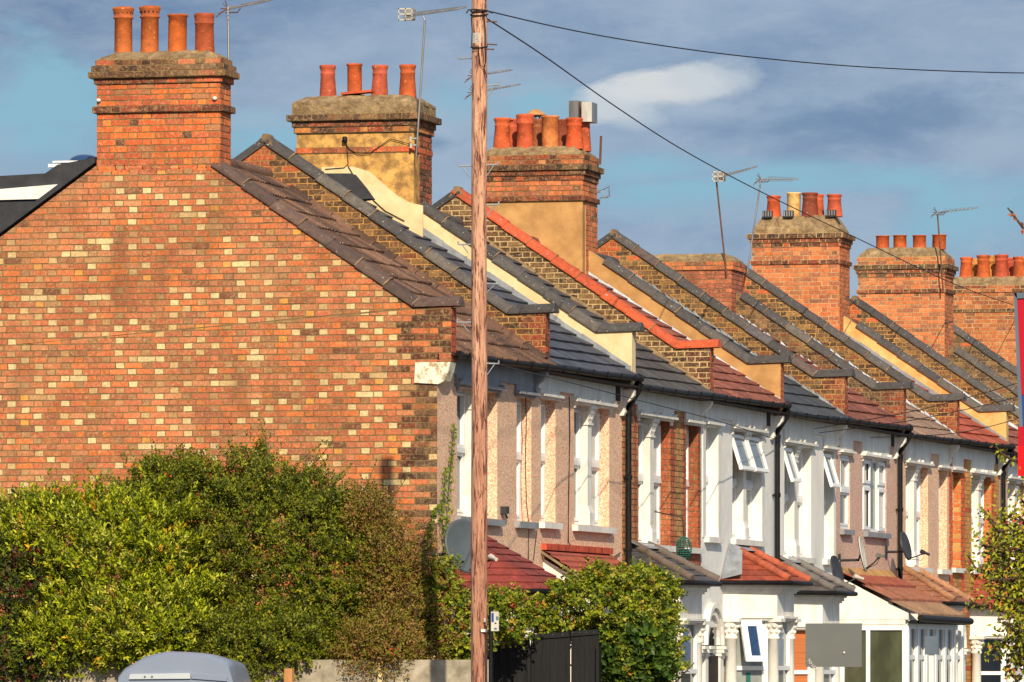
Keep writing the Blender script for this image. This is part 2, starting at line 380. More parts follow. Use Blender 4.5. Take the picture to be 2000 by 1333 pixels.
def pot(root, parent, p, h, r, style, col, label=None):
    mb = MB(); c = lin(col); k = h
    if style == 'louvre':
        pr = [(r * .98, 0), (r, .03), (r * .97, k * .74), (r * 1.12, k * .755), (r * 1.14, k * .78), (r * 1.02, k * .80), (r * 1.0, k * .82), (r * 1.16, k * .92), (r * 1.22, k * .95), (r * 1.18, k * .98), (r * .8, k * 1.0), (r * .7, k * .98), (r * .66, k * .8)]
    elif style == 'plain':
        pr = [(r * 1.02, 0), (r, .04), (r * .98, k * .93), (r * 1.1, k * .95), (r * 1.12, k * .985), (r * 1.06, k), (r * .86, k), (r * .84, k * .7)]
    elif style == 'band':
        pr = [(r * 1.08, 0), (r * 1.02, k * .2), (r * .98, k * .72), (r * 1.06, k * .735), (r * 1.06, k * .76), (r * .99, k * .78), (r * 1.06, k * .9), (r * 1.1, k * .93), (r * 1.1, k * .98), (r * 1.02, k), (r * .84, k), (r * .82, k * .7)]
    else:   # tapered with roll
        pr = [(r * 1.2, 0), (r * 1.14, k * .15), (r * .94, k * .72), (r * 1.0, k * .74), (r * 1.0, k * .78), (r * .94, k * .8), (r * .98, k * .88), (r * 1.1, k * .93), (r * 1.12, k * .98), (r * 1.04, k), (r * .84, k), (r * .82, k * .7)]
    mb.lathe(p, pr, 'terracotta', 24, c, (R.uniform(-.02, .02), R.uniform(-.01, .01)))
    mb.lathe(p, [(r * .83, k * .72), (.001, k * .7)], 'cable', 16, (0, 0, 0))
    if style == 'louvre':
        for i in range(14):
            a = 2 * math.pi * i / 14; x = p[0] + math.cos(a) * r * 1.06; y = p[1] + math.sin(a) * r * 1.06
            mb.tube([(x - math.cos(a) * .02, y - math.sin(a) * .02, p[2] + k * .87), (x + math.cos(a) * .006, y + math.sin(a) * .006, p[2] + k * .872)], .011, 'cable', 6)
    o = mb.build('chimney_pot', parent, root)
    if label: o['label'] = label
    return o
def rough_block(mb, x0, x1, y0, y1, levels, mat, jit=.012, col=(.5, .5, .5), n=14):
    """mortar capping: stacked rounded rings (inset, z) with an uneven skin"""
    rings = []
    for ins, z in levels:
        g = []; X0, X1, Y0, Y1 = x0 + ins, x1 - ins, y0 + ins * .7, y1 - ins * .7; m = []
        for i in range(n): m.append((X0 + (X1 - X0) * i / n, Y0))
        for i in range(n // 2): m.append((X1, Y0 + (Y1 - Y0) * i / (n // 2)))
        for i in range(n): m.append((X1 - (X1 - X0) * i / n, Y1))
        for i in range(n // 2): m.append((X0, Y1 - (Y1 - Y0) * i / (n // 2)))
        for x, y in m: g.append((x + R.uniform(-jit, jit), y + R.uniform(-jit, jit), z + R.uniform(-jit, jit) * .8))
        rings.append(g)
    m = len(rings[0]); vs = [p for g in rings for p in g]; fs = []
    for i in range(len(rings) - 1):
        for k in range(m): fs.append((i * m + k, i * m + (k + 1) % m, (i + 1) * m + (k + 1) % m, (i + 1) * m + k))
    mb.faces(vs, fs, mat, col, False)
    cx = (x0 + x1) / 2; cy = (y0 + y1) / 2; top = rings[-1]
    i = len(vs); mb.faces(top + [(cx, cy, levels[-1][1] + .015)], [(k, (k + 1) % m, m) for k in range(m)], mat, col, False)
def chimney(root, x0, x1, y0, y1, zb, secs, flaunch, name='chimney', mortar='mortar_tan', fl_mat='flaunch'):
    """secs: (z0, z1, out, palette or material)"""
    mb = MB()
    for (z0, z1, o, p) in secs:
        a, b, c, d = x0 - o, x1 + o, y0 - o, y1 + o
        if isinstance(p, str): mb.box((a, c, z0), (b, d, z1), p); continue
        mb.box((a, c, z0), (b, d, z1), mortar)
        bricks(mb, [[(a, z0), (b, z0), (b, z1), (a, z1)]], lambda u, v: (u, c, v), NY, p, z_ref=z0, course=(z1 - z0) / max(1, round((z1 - z0) / .075)), u_ref=a)
        bricks(mb, [[(c, z0), (d, z0), (d, z1), (c, z1)]], lambda u, v: (b, u, v), PX, p, z_ref=z0, course=(z1 - z0) / max(1, round((z1 - z0) / .075)), u_ref=c)
    ch = mb.build(name, root, root)
    if flaunch:
        fb = MB(); ins0, zt, h = flaunch
        rough_block(fb, x0, x1, y0, y1, [(ins0, zt - .01), (ins0 + .01, zt + h * .25), (ins0 + .1, zt + h * .7), (ins0 + .17, zt + h)], fl_mat)
        fb.build('flaunching', ch, root)
    return ch
# ------------------------------------------------------------------ front wall pieces
def wall_holes(mb, y0, y1, z0, z1, holes, mat, X=XF, depth=.2, brick=None, mortar='mortar_tan', jamb=None):
    ys = sorted({y0, y1, *[h[0] for h in holes], *[h[1] for h in holes]}); zs = sorted({z0, z1, *[h[2] for h in holes], *[h[3] for h in holes]})
    base = mortar if brick else mat; cells = []
    for i in range(len(ys) - 1):
        for j in range(len(zs) - 1):
            a, b, c, d = ys[i], ys[i + 1], zs[j], zs[j + 1]
            if any(h[0] <= a and b <= h[1] and h[2] <= c and d <= h[3] for h in holes): continue
            mb.face([(X, a, c), (X, b, c), (X, b, d), (X, a, d)], base); cells.append([(a, c), (b, c), (b, d), (a, d)])
    if brick: bricks(mb, cells, lambda u, v: (X, u, v), PX, brick, bond='flemish', u_ref=y0, joint=.012)
    for (a, b, c, d, *_) in holes:
        jm = jamb or base; xd = X - depth
        mb.face([(X, b, c), (xd, b, c), (xd, b, d), (X, b, d)], jm); mb.face([(xd, a, c), (X, a, c), (X, a, d), (xd, a, d)], jm)
        mb.face([(X, a, d), (X, b, d), (xd, b, d), (xd, a, d)], jm); mb.face([(X, a, c), (xd, a, c), (xd, b, c), (X, b, c)], jm)
        if brick and not jamb: bricks(mb, [[(xd, c), (X, c), (X, d), (xd, d)]], lambda u, v: (u, b, v), NY, brick, u_ref=xd, joint=.012)
def frame_box(mb, x, y0, y1, z0, z1, w, t, mat):
    mb.box((x, y0, z0), (x + t, y0 + w, z1), mat); mb.box((x, y1 - w, z0), (x + t, y1, z1), mat)
    mb.box((x, y0 + w, z0), (x + t, y1 - w, z0 + w), mat); mb.box((x, y0 + w, z1 - w), (x + t, y1 - w, z1), mat)
def tilt_sash(root, parent, y0, y1, z0, z1, x, ang, name='open_sash', glass='glass_light'):
    """top-hung casement standing open"""
    mb = MB(); h = z1 - z0; ca, sa = math.cos(ang), math.sin(ang)
    def T(px, py, pz):      # hinge at (x, z1)
        dz = pz - z1; dx = px - x
        return (x + dx * ca - dz * sa, py, z1 + dx * sa + dz * ca)
    def bx(a, b, m):
        t = MB(); t.box(a, b, m); mb.faces([T(*v) for v in t.v], t.f, m)
    w = .05; bx((x, y0, z0), (x + .05, y0 + w, z1), 'upvc'); bx((x, y1 - w, z0), (x + .05, y1, z1), 'upvc')
    bx((x, y0 + w, z0), (x + .05, y1 - w, z0 + w), 'upvc'); bx((x, y0 + w, z1 - w), (x + .05, y1 - w, z1), 'upvc')
    o = mb.build(name, parent, root)
    g = MB(); g.faces([T(x + .02, y0 + w, z0 + w), T(x + .02, y1 - w, z0 + w), T(x + .02, y1 - w, z1 - w), T(x + .02, y0 + w, z1 - w)], [(0, 1, 2, 3)], glass)
    g.build('sash_pane', parent, root); return o
def pillar(mb, x, y, w, z0, z1, mat='white_paint', dep=.15):
    mb.box((x - dep, y - w / 2 - .03, z0), (x + .035, y + w / 2 + .03, z0 + .16), mat)
    mb.prism_z([(x - dep, y - w / 2 - .03), (x + .035, y - w / 2 - .03), (x + .035, y + w / 2 + .03), (x - dep, y + w / 2 + .03)], z0 + .16, z0 + .26, mat,
               sc=[(x - dep, y - w / 2), (x, y - w / 2), (x, y + w / 2), (x - dep, y + w / 2)])
    mb.box((x - dep, y - w / 2, z0 + .26), (x, y + w / 2, z1 - .24), mat)
    mb.box((x - dep, y - w / 2 - .02, z1 - .26), (x + .02, y + w / 2 + .02, z1 - .235), mat)
    # leafy capital: bell with two rows of curled lobes
    mb.prism_z([(x - dep, y - w / 2), (x, y - w / 2), (x, y + w / 2), (x - dep, y + w / 2)], z1 - .235, z1 - .05, mat,
               sc=[(x - dep, y - w / 2 - .05), (x + .05, y - w / 2 - .05), (x + .05, y + w / 2 + .05), (x - dep, y + w / 2 + .05)])
    for zz, o, s in ((z1 - .17, .0, .026), (z1 - .09, .022, .032)):
        for i in range(4):
            f = (i + .5) / 4
            for c in ((x - dep + (dep + o) * f, y - w / 2 - o, zz), (x + o, y - w / 2 - o + (w + 2 * o) * f, zz)):
                mb.lathe((c[0], c[1], c[2]), [(.004, -s), (s * .75, -s * .6), (s, 0), (s * .8, s * .6), (.004, s)], mat, 7)
    mb.box((x - dep, y - w / 2 - .07, z1 - .05), (x + .07, y + w / 2 + .07, z1), mat)
def window(root, y0, y1, z0, z1, kindw, sill='white_paint', glass='glass', sill_over=.1, X=XF, opened=False, curtain=True, frame='upvc', rec=.185):
    x = X - rec; mb = MB()
    if kindw == 'upvc3':
        frame_box(mb, x, y0, y1, z0, z1, .05, .04, frame); n = 3
        for i in (1, 2): yy = y0 + (y1 - y0) * i / 3; mb.box((x, yy - .025, z0 + .05), (x + .04, yy + .025, z1 - .05), frame)
        for i in (0, 2):
            a = y0 + (y1 - y0) * i / 3 + .03; b = a + (y1 - y0) / 3 - .06; zt = z1 - .42
            mb.box((x, a, zt - .03), (x + .04, b, zt + .03), frame)
            frame_box(mb, x + .03, a, b, zt + .03, z1 - .03, .05, .03, frame); frame_box(mb, x + .03, a, b, z0 + .03, zt - .03, .05, .03, frame)
    else:
        frame_box(mb, x, y0, y1, z0, z1, .042, .05, frame)
        zm = z0 + (z1 - z0) * .52
        segs = [(y0, y1)] if kindw == 'single' else [(y0, (y0 + y1) / 2 - .10), ((y0 + y1) / 2 + .10, y1)]
        for a, b in segs:
            mb.box((x, a + .05, zm - .03), (x + .075, b - .05, zm + .035), frame)
            frame_box(mb, x + .012, a + .05, b - .05, zm + .035, z1 - .05, .035, .055, frame)
            frame_box(mb, x - .0, a + .05, b - .05, z0 + .05, zm - .03, .04, .05, frame)
    wn = mb.build('window', root, root)
    g = MB(); g.face([(x + .015, y0 + .02, z0 + .02), (x + .015, y1 - .02, z0 + .02), (x + .015, y1 - .02, z1 - .02), (x + .015, y0 + .02, z1 - .02)], glass)
    g.build('pane', wn, root)
    if curtain:
        for a, b in ((y0 + .06, y0 + .06 + (y1 - y0) * .2), (y1 - .06 - (y1 - y0) * .2, y1 - .06)):
            n = 8; vs = []; g = MB()
            for i in range(n + 1):
                t = a + (b - a) * i / n; dx = .006 * (1 if i % 2 else 0); vs += [(x + .0165 + dx, t, z0 + .09), (x + .0165 + dx, t, z1 - .08)]
            g.faces(vs, [(2 * i, 2 * i + 2, 2 * i + 3, 2 * i + 1) for i in range(n)], 'curtain')
            g.build('curtain', wn, root)
    if kindw == 'pillar':
        p = MB(); pillar(p, X - .03, (y0 + y1) / 2, .22, z0, z1 + .02); p.build('pillar', wn, root)
    s = MB(); so = .075
    s.prism_y([(X - .12, z0 - .09), (X + so, z0 - .09), (X + so, z0 - .012), (X - .12, z0 + .004)], y0 - sill_over, y1 + sill_over, sill)
    s.build('sill', wn, root)
    if opened:
        zz = z1 - .06; segs = [(y0 + .05, (y0 + y1) / 2 - .05), ((y0 + y1) / 2 + .05, y1 - .05)] if opened == 2 else [(y0 + .03, y0 + .62)]
        for a, b in segs: tilt_sash(root, wn, a, b, zz - .52, zz, X - .06, math.radians(17))
    return wn
def bracket(mb, y, z1, w=.09, mat='white_paint', X=XF, s=1.):
    pr = [(0, 0), (.05, 0), (.075, .05), (.055, .1), (.075, .16), (.14, .2), (.19, .26), (.2, .34), (0, .34)]
    mb.prism_y([(X + a * s, z1 - .34 * s + b * s) for a, b in pr], y - w / 2, y + w / 2, mat)
def steps(mb, y, line, w, mat, off=.0, n=None, zig=.11, up=.02):
    """lead flashing let into the courses in steps, along a sloping roof line"""
    (xa, za), (xb, zb) = line; L = xa - xb if xa > xb else xb - xa; n = n or int(L / .107)
    for i in range(n):
        t = i / n; x = xa + (xb - xa) * t; z = za + (zb - za) * t; dx = (xb - xa) / n; dz = (zb - za) / n
        j = R.uniform(-.012, .012); o = R.uniform(0, .02)
        mb.faces([(x, y - .012, z - .03), (x + dx, y - .012, z + dz - .03), (x + dx + j, y - .014 - o, z + zig + up + dz * .4 + j), (x + j, y - .012, z + zig * .25 + up)],
                 [(0, 3, 2, 1)], mat)
        mb.faces([(x, y - .014, z - .05), (x, y - .05, z - .07), (x + dx, y - .05, z + dz - .07), (x + dx, y - .014, z + dz - .03)], [(0, 1, 2, 3)], mat)
# ------------------------------------------------------------------ bay windows
def facet(wn_parent, root, A, B, z0, z1, glass, matf, bars=True, opened=False):
    """one glazed facet between plan points A and B"""
    A = Vector((A[0], A[1], 0)); B = Vector((B[0], B[1], 0)); d = (B - A); L = d.length; d /= L; n = Vector((d.y, -d.x, 0))
    def P3(u, v, w): return tuple(A + d * u + n * w + Vector((0, 0, v)))
    def bx(mb, u0, u1, v0, v1, w0, w1, m):
        vs = [P3(u, v, w) for v in (v0, v1) for (u, w) in ((u0, w0), (u1, w0), (u1, w1), (u0, w1))]
        mb.faces(vs, [(0, 3, 2, 1), (4, 5, 6, 7), (0, 1, 5, 4), (1, 2, 6, 5), (2, 3, 7, 6), (3, 0, 4, 7)], m)
    mb = MB(); w = .05; zm = z0 + (z1 - z0) * .56
    for a in ((0, w, z0, z1), (L - w, L, z0, z1), (w, L - w, z0, z0 + w), (w, L - w, z1 - w, z1), (w, L - w, zm - .03, zm + .03)): bx(mb, *a, -.1, -.03, matf)
    if bars:
        for a in ((w, w + .035, zm + .03, z1 - w), (L - w - .035, L - w, zm + .03, z1 - w), (w, w + .035, z0 + w, zm - .03), (L - w - .035, L - w, z0 + w, zm - .03)): bx(mb, *a, -.09, -.045, matf)
    o = mb.build('window', wn_parent, root)
    return o, P3, L, zm
def bay(root, yc, wr, wf, xf, roofcols, matn, flash, glass='glass', zt=3.1, za=3.62, walls='white_paint', side='hip', tile_gauge=.16, ridge=None, columns=True, za_w=.5, hood=None, gut=True, opened=False, blinds=False):
    A, B, C, D = (XF, yc - wr / 2), (xf, yc - wf / 2), (xf, yc + wf / 2), (XF, yc + wr / 2)
    def off(o):
        k = o * .6
        return [(XF - .0, A[1] - o * 1.1), (xf + o, B[1] - k), (xf + o, C[1] + k), (XF, D[1] + o * 1.1)]
    m = MB(); z1 = zt
    m.prism_z(off(0), 0, .95, walls); m.prism_z(off(.06), .95, 1.03, walls)
    zl = zt - .5
    bw = m.build('bay_window', root, root); m = MB()
    m.prism_z(off(0), zl, zt - .14, walls)
    for i, (o, a, b) in enumerate(((.035, zt - .14, zt - .11), (.065, zt - .11, zt - .06), (.1, zt - .06, zt - .015))): m.prism_z(off(o), a, b, walls)
    m.build('entablature', bw, root)
    pts = [A, B, C, D]
    for i in range(3):
        P, Q = Vector(pts[i]), Vector(pts[i + 1]); d = (Q - P).normalized()
        P2 = P + d * .13; Q2 = Q - d * .13
        o, P3, L, zm = facet(bw, root, P2, Q2, 1.03, zl, glass, 'upvc')
        g = MB(); g.face([P3(.02, 1.05, -.07), P3(L - .02, 1.05, -.07), P3(L - .02, zl - .02, -.07), P3(.02, zl - .02, -.07)], glass); g.build('pane', bw, root)
        if blinds and i == 0:
            g = MB(); g.face([P3(.06, 1.1, -.066), P3(L - .06, 1.1, -.066), P3(L - .06, zl - .05, -.066), P3(.06, zl - .05, -.066)], 'blind'); g.build('blind', bw, root)
        if opened and i == 0:
            def bx(mm, u0, u1, v0, v1, w0, w1, mt):
                vs = [P3(u, v, w + max(0, (zl - v)) * (.35 if w0 >= 0 else 0)) for v in (v0, v1) for (u, w) in ((u0, w0), (u1, w0), (u1, w1), (u0, w1))]
                mm.faces(vs, [(0, 3, 2, 1), (4, 5, 6, 7), (0, 1, 5, 4), (1, 2, 6, 5), (2, 3, 7, 6), (3, 0, 4, 7)], mt)
            sm = MB(); a0, a1, b0, b1 = .12, L - .14, 2.02, zl - .03
            for q4 in ((a0, a0 + .09, b0, b1), (a1 - .09, a1, b0, b1), (a0 + .09, a1 - .09, b0, b0 + .08), (a0 + .09, a1 - .09, b1 - .08, b1)): bx(sm, *q4, .0, .05, 'upvc')
            sm.build('open_sash', bw, root); sm = MB(); bx(sm, a0 + .09, a1 - .09, b0 + .08, b1 - .08, .02, .03, 'glass_blue'); sm.build('sash_pane', bw, root)
            sm = MB(); bx(sm, .26, L - .26, 1.08, 1.86, -.065, -.055, 'green_mesh'); sm.build('patterned_pane', bw, root)
        if hood is None or hood:
            h = MB(); v0 = zl - .03; q = lambda u, v, w: P3(u, v, w)
            for (e, z, w, t) in ((.0, v0, .05, .03), (-.04, v0 + .03, .08, .03)):
                vs = [q(u, v, ww) for v in (z, z + t) for (u, ww) in ((e, -.02), (L - e, -.02), (L - e, w), (e, w))]
                h.faces(vs, [(0, 3, 2, 1), (4, 5, 6, 7), (0, 1, 5, 4), (1, 2, 6, 5), (2, 3, 7, 6), (3, 0, 4, 7)], walls)
            h.build('lintel_moulding', bw, root)
    if columns:
        for i, (x, y) in enumerate(((XF + .1, A[1] + .08), (B[0] - .07, B[1] + .04), (C[0] - .07, C[1] - .04), (XF + .1, D[1] - .08))):
            c = MB(); r = .085
            c.lathe((x, y, 1.03), [(r * 1.5, 0), (r * 1.5, .1), (r * 1.1, .16), (r, .2), (r * .93, zl - 1.03 - .3), (r * 1.15, zl - 1.03 - .29), (r * 1.15, zl - 1.03 - .265), (r * .95, zl - 1.03 - .25), (r * 1.1, zl - 1.03 - .15), (r * 1.7, zl - 1.03 - .04)], walls, 16)
            c.box((x - .15, y - .15, zl - .05), (x + .15, y + .15, zl), walls)
            for zz, rr, s in ((zl - .19, r * .98, .03), (zl - .11, r * 1.22, .036)):
                for j in range(8):
                    a = 2 * math.pi * (j + .5 * (zz > zl - .15)) / 8
                    c.lathe((x + math.cos(a) * rr, y + math.sin(a) * rr, zz), [(.004, -s), (s * .8, -s * .5), (s, .1 * s), (s * .7, s * .7), (.004, s)], walls, 7)
            c.build('column', bw, root)
    # roof
    E = off(.2); e = .02; P1 = (XF - .0, yc - za_w, za); P2 = (XF, yc + za_w, za)
    rb = MB()
    def plane(p0, p1, q1, q0, gauge):      # eave p0-p1, top q0-q1 : stepped courses
        p0, p1, q0, q1 = (Vector(v) for v in (p0, p1, q0, q1)); H = max((q0 - p0).length, (q1 - p1).length); n = max(2, int(H / gauge))
        nn = (p1 - p0).cross(q0 - p0 if (q0 - p0).length > .01 else q1 - p0).normalized()
        if nn.z < 0: nn = -nn
        for r in range(n):
            t0, t1 = r / n, (r + 1) / n; a, b = p0.lerp(q0, t0), p1.lerp(q1, t0); c, d = p1.lerp(q1, t1), p0.lerp(q0, t1)
            W_ = max(1, int((b - a).length / .17)); u = .018
            for k in range(W_):
                f0, f1 = k / W_, (k + 1) / W_; cc = pick(R, roofcols, .1); h = u + R.uniform(-.003, .003)
                x0, x1, x2, x3 = a.lerp(b, f0), a.lerp(b, f1), d.lerp(c, f1), d.lerp(c, f0)
                rb.face([x0 + nn * h, x1 + nn * h, x2 + nn * .002, x3 + nn * .002], matn, cc)
                rb.face([x0 - nn * .012, x1 - nn * .012, x1 + nn * h, x0 + nn * h], matn, cc)
    ez = zt + .02
    EA, EB, EC, ED = [(x, y, ez) for x, y in E]
    plane(EB, EC, P2, P1, tile_gauge); plane(EA, EB, P1, P1, tile_gauge); plane(EC, ED, P2, P2, tile_gauge)
    rb.prism_z(off(.19), zt - .015, zt + .022, 'dark_timber')
    ro = rb.build('bay_roof', bw, root)
    if ridge:
        for a, b in ((EB, P1), (EC, P2)):
            a = Vector(a); b = Vector(b); n = 4; h = MB()
            for i in range(n):
                p = a.lerp(b, i / n); q = a.lerp(b, (i + 1) / n + .03); h.tube([p + Vector((0, 0, .035)), q + Vector((0, 0, .03))], [.062, .054], matn, 10, pick(R, ridge))
            h.build('hip_tile', bw, root)
    if flash:
        f = MB(); f.faces([(XF + .006, yc - za_w - .25, za + .06), (XF + .006, yc + za_w + .2, za + .06), (XF + .14, yc + za_w + .05, za - .02), (XF + .14, yc - za_w - .05, za - .02)], [(0, 1, 2, 3)], flash)
        if opened: f.faces([(XF + .02, EA[1] + .02, ez + .03), (XF + .3, EA[1] + .1, ez + .1), (XF + .16, yc - za_w - .02, za + .02), (XF + .01, yc - za_w - .22, za + .08)], [(0, 1, 2, 3)], flash)
        f.build('flashing', bw, root)
    if gut:
        g = MB(); g.tube([(x, y, zt + .0) for x, y in off(.22)], .034, 'black_plastic', 8); g.build('gutter', bw, root)
    return bw
def arch_door(root, y0, y1, walls='white_paint', rec=.6, door='dark_timber'):
    yc = (y0 + y1) / 2; r = (y1 - y0) / 2; zs = 2.25; m = MB(); N = 12
    for rr, w, o in ((r, .09, .05), (r + .1, .07, .09)):
        vs = []
        for i in range(N + 1):
            a = math.pi * i / N; c, s = math.cos(a), math.sin(a)
            vs += [(XF + o, yc - rr * c, zs + rr * s), (XF + o, yc - (rr + w) * c, zs + (rr + w) * s), (XF, yc - (rr + w) * c, zs + (rr + w) * s), (XF, yc - rr * c, zs + rr * s)]
        m.faces(vs, [f for i in range(N) for f in ((4 * i, 4 * i + 1, 4 * i + 5, 4 * i + 4), (4 * i + 1, 4 * i + 2, 4 * i + 6, 4 * i + 5), (4 * i + 3, 4 * i, 4 * i + 4, 4 * i + 7))], walls)
    for y in (y0 - .08, y1 + .08):
        m.box((XF, y - .1, 0), (XF + .06, y + .1, zs - .16), walls)
        for i, o in enumerate((.08, .12, .15)): m.box((XF, y - .1 - o * .3, zs - .16 + i * .05), (XF + o, y + .1 + o * .3, zs - .115 + i * .05), walls)
    o = m.build('door_arch', root, root)
    d = MB(); d.box((XF + .004, y0, 0), (XF + .03, y1, 2.1), door); d.box((XF + .004, y0 + .1, 2.12), (XF + .02, y1 - .1, 2.5), 'glass_dark'); d.build('door', root, root)
# ------------------------------------------------------------------ palettes for roofs and walls
BROWN_T = [((112, 82, 64), 3), ((96, 70, 56), 3), ((126, 94, 74), 1), ((80, 60, 50), 1)]
SLATE_T = [((72, 74, 84), 3), ((64, 66, 76), 3), ((80, 82, 90), 1)]
GREY_T = [((82, 78, 76), 3), ((72, 68, 68), 3), ((92, 86, 82), 1)]
REDBR_T = [((134, 78, 62), 3), ((120, 70, 58), 3), ((146, 88, 70), 1)]
DKGREY_T = [((70, 72, 74), 3), ((62, 64, 68), 3)]
TAUPE_T = [((140, 112, 96), 3), ((124, 100, 86), 3), ((150, 124, 104), 1)]
BRIGHT_T = [((170, 78, 50), 3), ((158, 72, 48), 3), ((182, 90, 58), 1)]
C_DARK = [((82, 76, 72), 3), ((72, 67, 64), 3), ((94, 86, 78), 1)]
C_BROWN = [((98, 76, 66), 3), ((86, 68, 60), 2), ((150, 120, 100), .9), ((74, 66, 66), .8)]
C_ORANGE = [((194, 86, 46), 3), ((184, 80, 46), 3), ((172, 78, 48), 1)]
C_MIX = [((96, 80, 72), 2), ((84, 78, 78), 2)]
BODY_RED = [((190, 94, 52), 3), ((200, 100, 54), 2.4), ((168, 84, 52), 2.4), ((150, 78, 58), 1.2), ((214, 116, 66), 1), ((108, 62, 50), .5)]
BODY_RED = warm(BODY_RED)
BODY_MIX = [((184, 104, 62), 3), ((166, 90, 54), 2), ((200, 132, 84), 1), ((140, 84, 66), 1.5), ((196, 110, 60), 1.2)]
def pal_h3(rr, u, v, kd, r):
    u = (u - 9.8) if u > 0 else -1
    if u < 0: return pick(rr, [((160, 76, 50), 3), ((172, 84, 56), 2)])
    if u < .62 and u > .2: return pick(rr, [((200, 74, 44), 1)]) if u < .3 else pick(rr, [((190, 134, 84), 2)])
    if 2.95 <= u < 3.3 or u > 3.75 or (.75 < u < .95): return pick(rr, [((166, 76, 50), 3), ((178, 86, 56), 3), ((148, 70, 50), 1)])
    return pick(rr, [((184, 138, 88), 3), ((170, 120, 74), 3), ((152, 108, 66), 1), ((196, 150, 98), 1)])
def pal_h8(rr, u, v, kd, r):
    u = u - 34.3 if u > 0 else -1
    if u < 0: return pick(rr, [((206, 106, 50), 1), ((206, 150, 76), .8)])
    if (1.12 < u < 1.5) or u > 4.15 and u < 4.4 or u < .33: return pick(rr, [((214, 88, 42), 3), ((200, 78, 40), 1)])
    if int(v / .075) % 12 == 0: return pick(rr, [((186, 70, 40), 1)])
    return pick(rr, [((206, 150, 76), 3), ((190, 134, 66), 3), ((214, 164, 92), 1)])
ODD, EVEN = (.95, 2.95, 3.95, 4.72), (2.15, 4.15, .34, 1.12)
HOUSES = {
 1: dict(lab='nearest terraced house with speckled red brick gable wall and pink pebbledash front', front='dash_pink', roof=(BROWN_T, 'tile', .36, .11, .022), sill='grey_paint', z=(3.76, 5.30)),
 2: dict(lab='terraced house with cream rendered parapet strip, blue grey slate roof and pink pebbledash front', front='dash_pink', roof=(SLATE_T, 'tile_clean', .26, 0, 0), z=(3.78, 5.32)),
 3: dict(lab='terraced house with orange tiled parapet and front of red and yellow brick stripes', front='brick', pal=pal_h3, mort='mortar_tan', roof=(GREY_T, 'tile', .28, 0, 0), z=(3.60, 5.28)),
 4: dict(lab='rough white terraced house with two open upper windows above a red tiled bay roof', front='dash_white', roof=(REDBR_T, 'tile', .26, .09, .012), z=(3.77, 5.30)),
 5: dict(lab='smooth white terraced house with flat dark grey tiled roof and tilted open upper windows', front='white_wall', roof=(DKGREY_T, 'tile_clean', .33, 0, 0), z=(3.58, 5.22), jamb='white_paint'),
 6: dict(lab='terraced house with dull pink pebbledash and plain plastic upper window over a brown tiled porch', front='dash_rose', roof=(REDBR_T, 'tile', .33, .2, .008), z=(4.06, 5.2)),
 7: dict(lab='taupe roofed terraced house between the dull pink house and the striped orange brick house', front='dash_pink', roof=(TAUPE_T, 'tile', .3, .1, .01), z=(3.56, 5.2)),
 8: dict(lab='terraced house with bright orange roof tiles and front of striped orange and yellow brick', front='brick', pal=pal_h8, mort='mortar_cream', roof=(BRIGHT_T, 'tile_clean', .3, 0, 0), z=(3.6, 5.2)),
 9: dict(lab='terraced house with dull red roof half hidden behind the red sign', front='dash_rose', roof=(REDBR_T, 'tile', .3, .15, .01), z=(3.6, 5.2)),
 10: dict(lab='far terraced house with four short identical red pots on its chimney', front='dash_pink', roof=(GREY_T, 'tile', .3, 0, 0), z=(3.6, 5.2)),
 11: dict(lab='terraced house before the farthest chimney showing only a strip of roof parapet', front='dash_rose', roof=(GREY_T, 'tile', .3, 0, 0), z=(3.6, 5.2)),
 12: dict(lab='terraced house between the last two chimneys showing its dark tiled parapet', front='white_wall', roof=(TAUPE_T, 'tile', .3, 0, 0), z=(3.6, 5.2)),
 13: dict(lab='farthest terraced house, with a crowd of pots on its chimney at the right edge', front='dash_pink', roof=(GREY_T, 'tile', .3, 0, 0), z=(3.6, 5.2)),
}
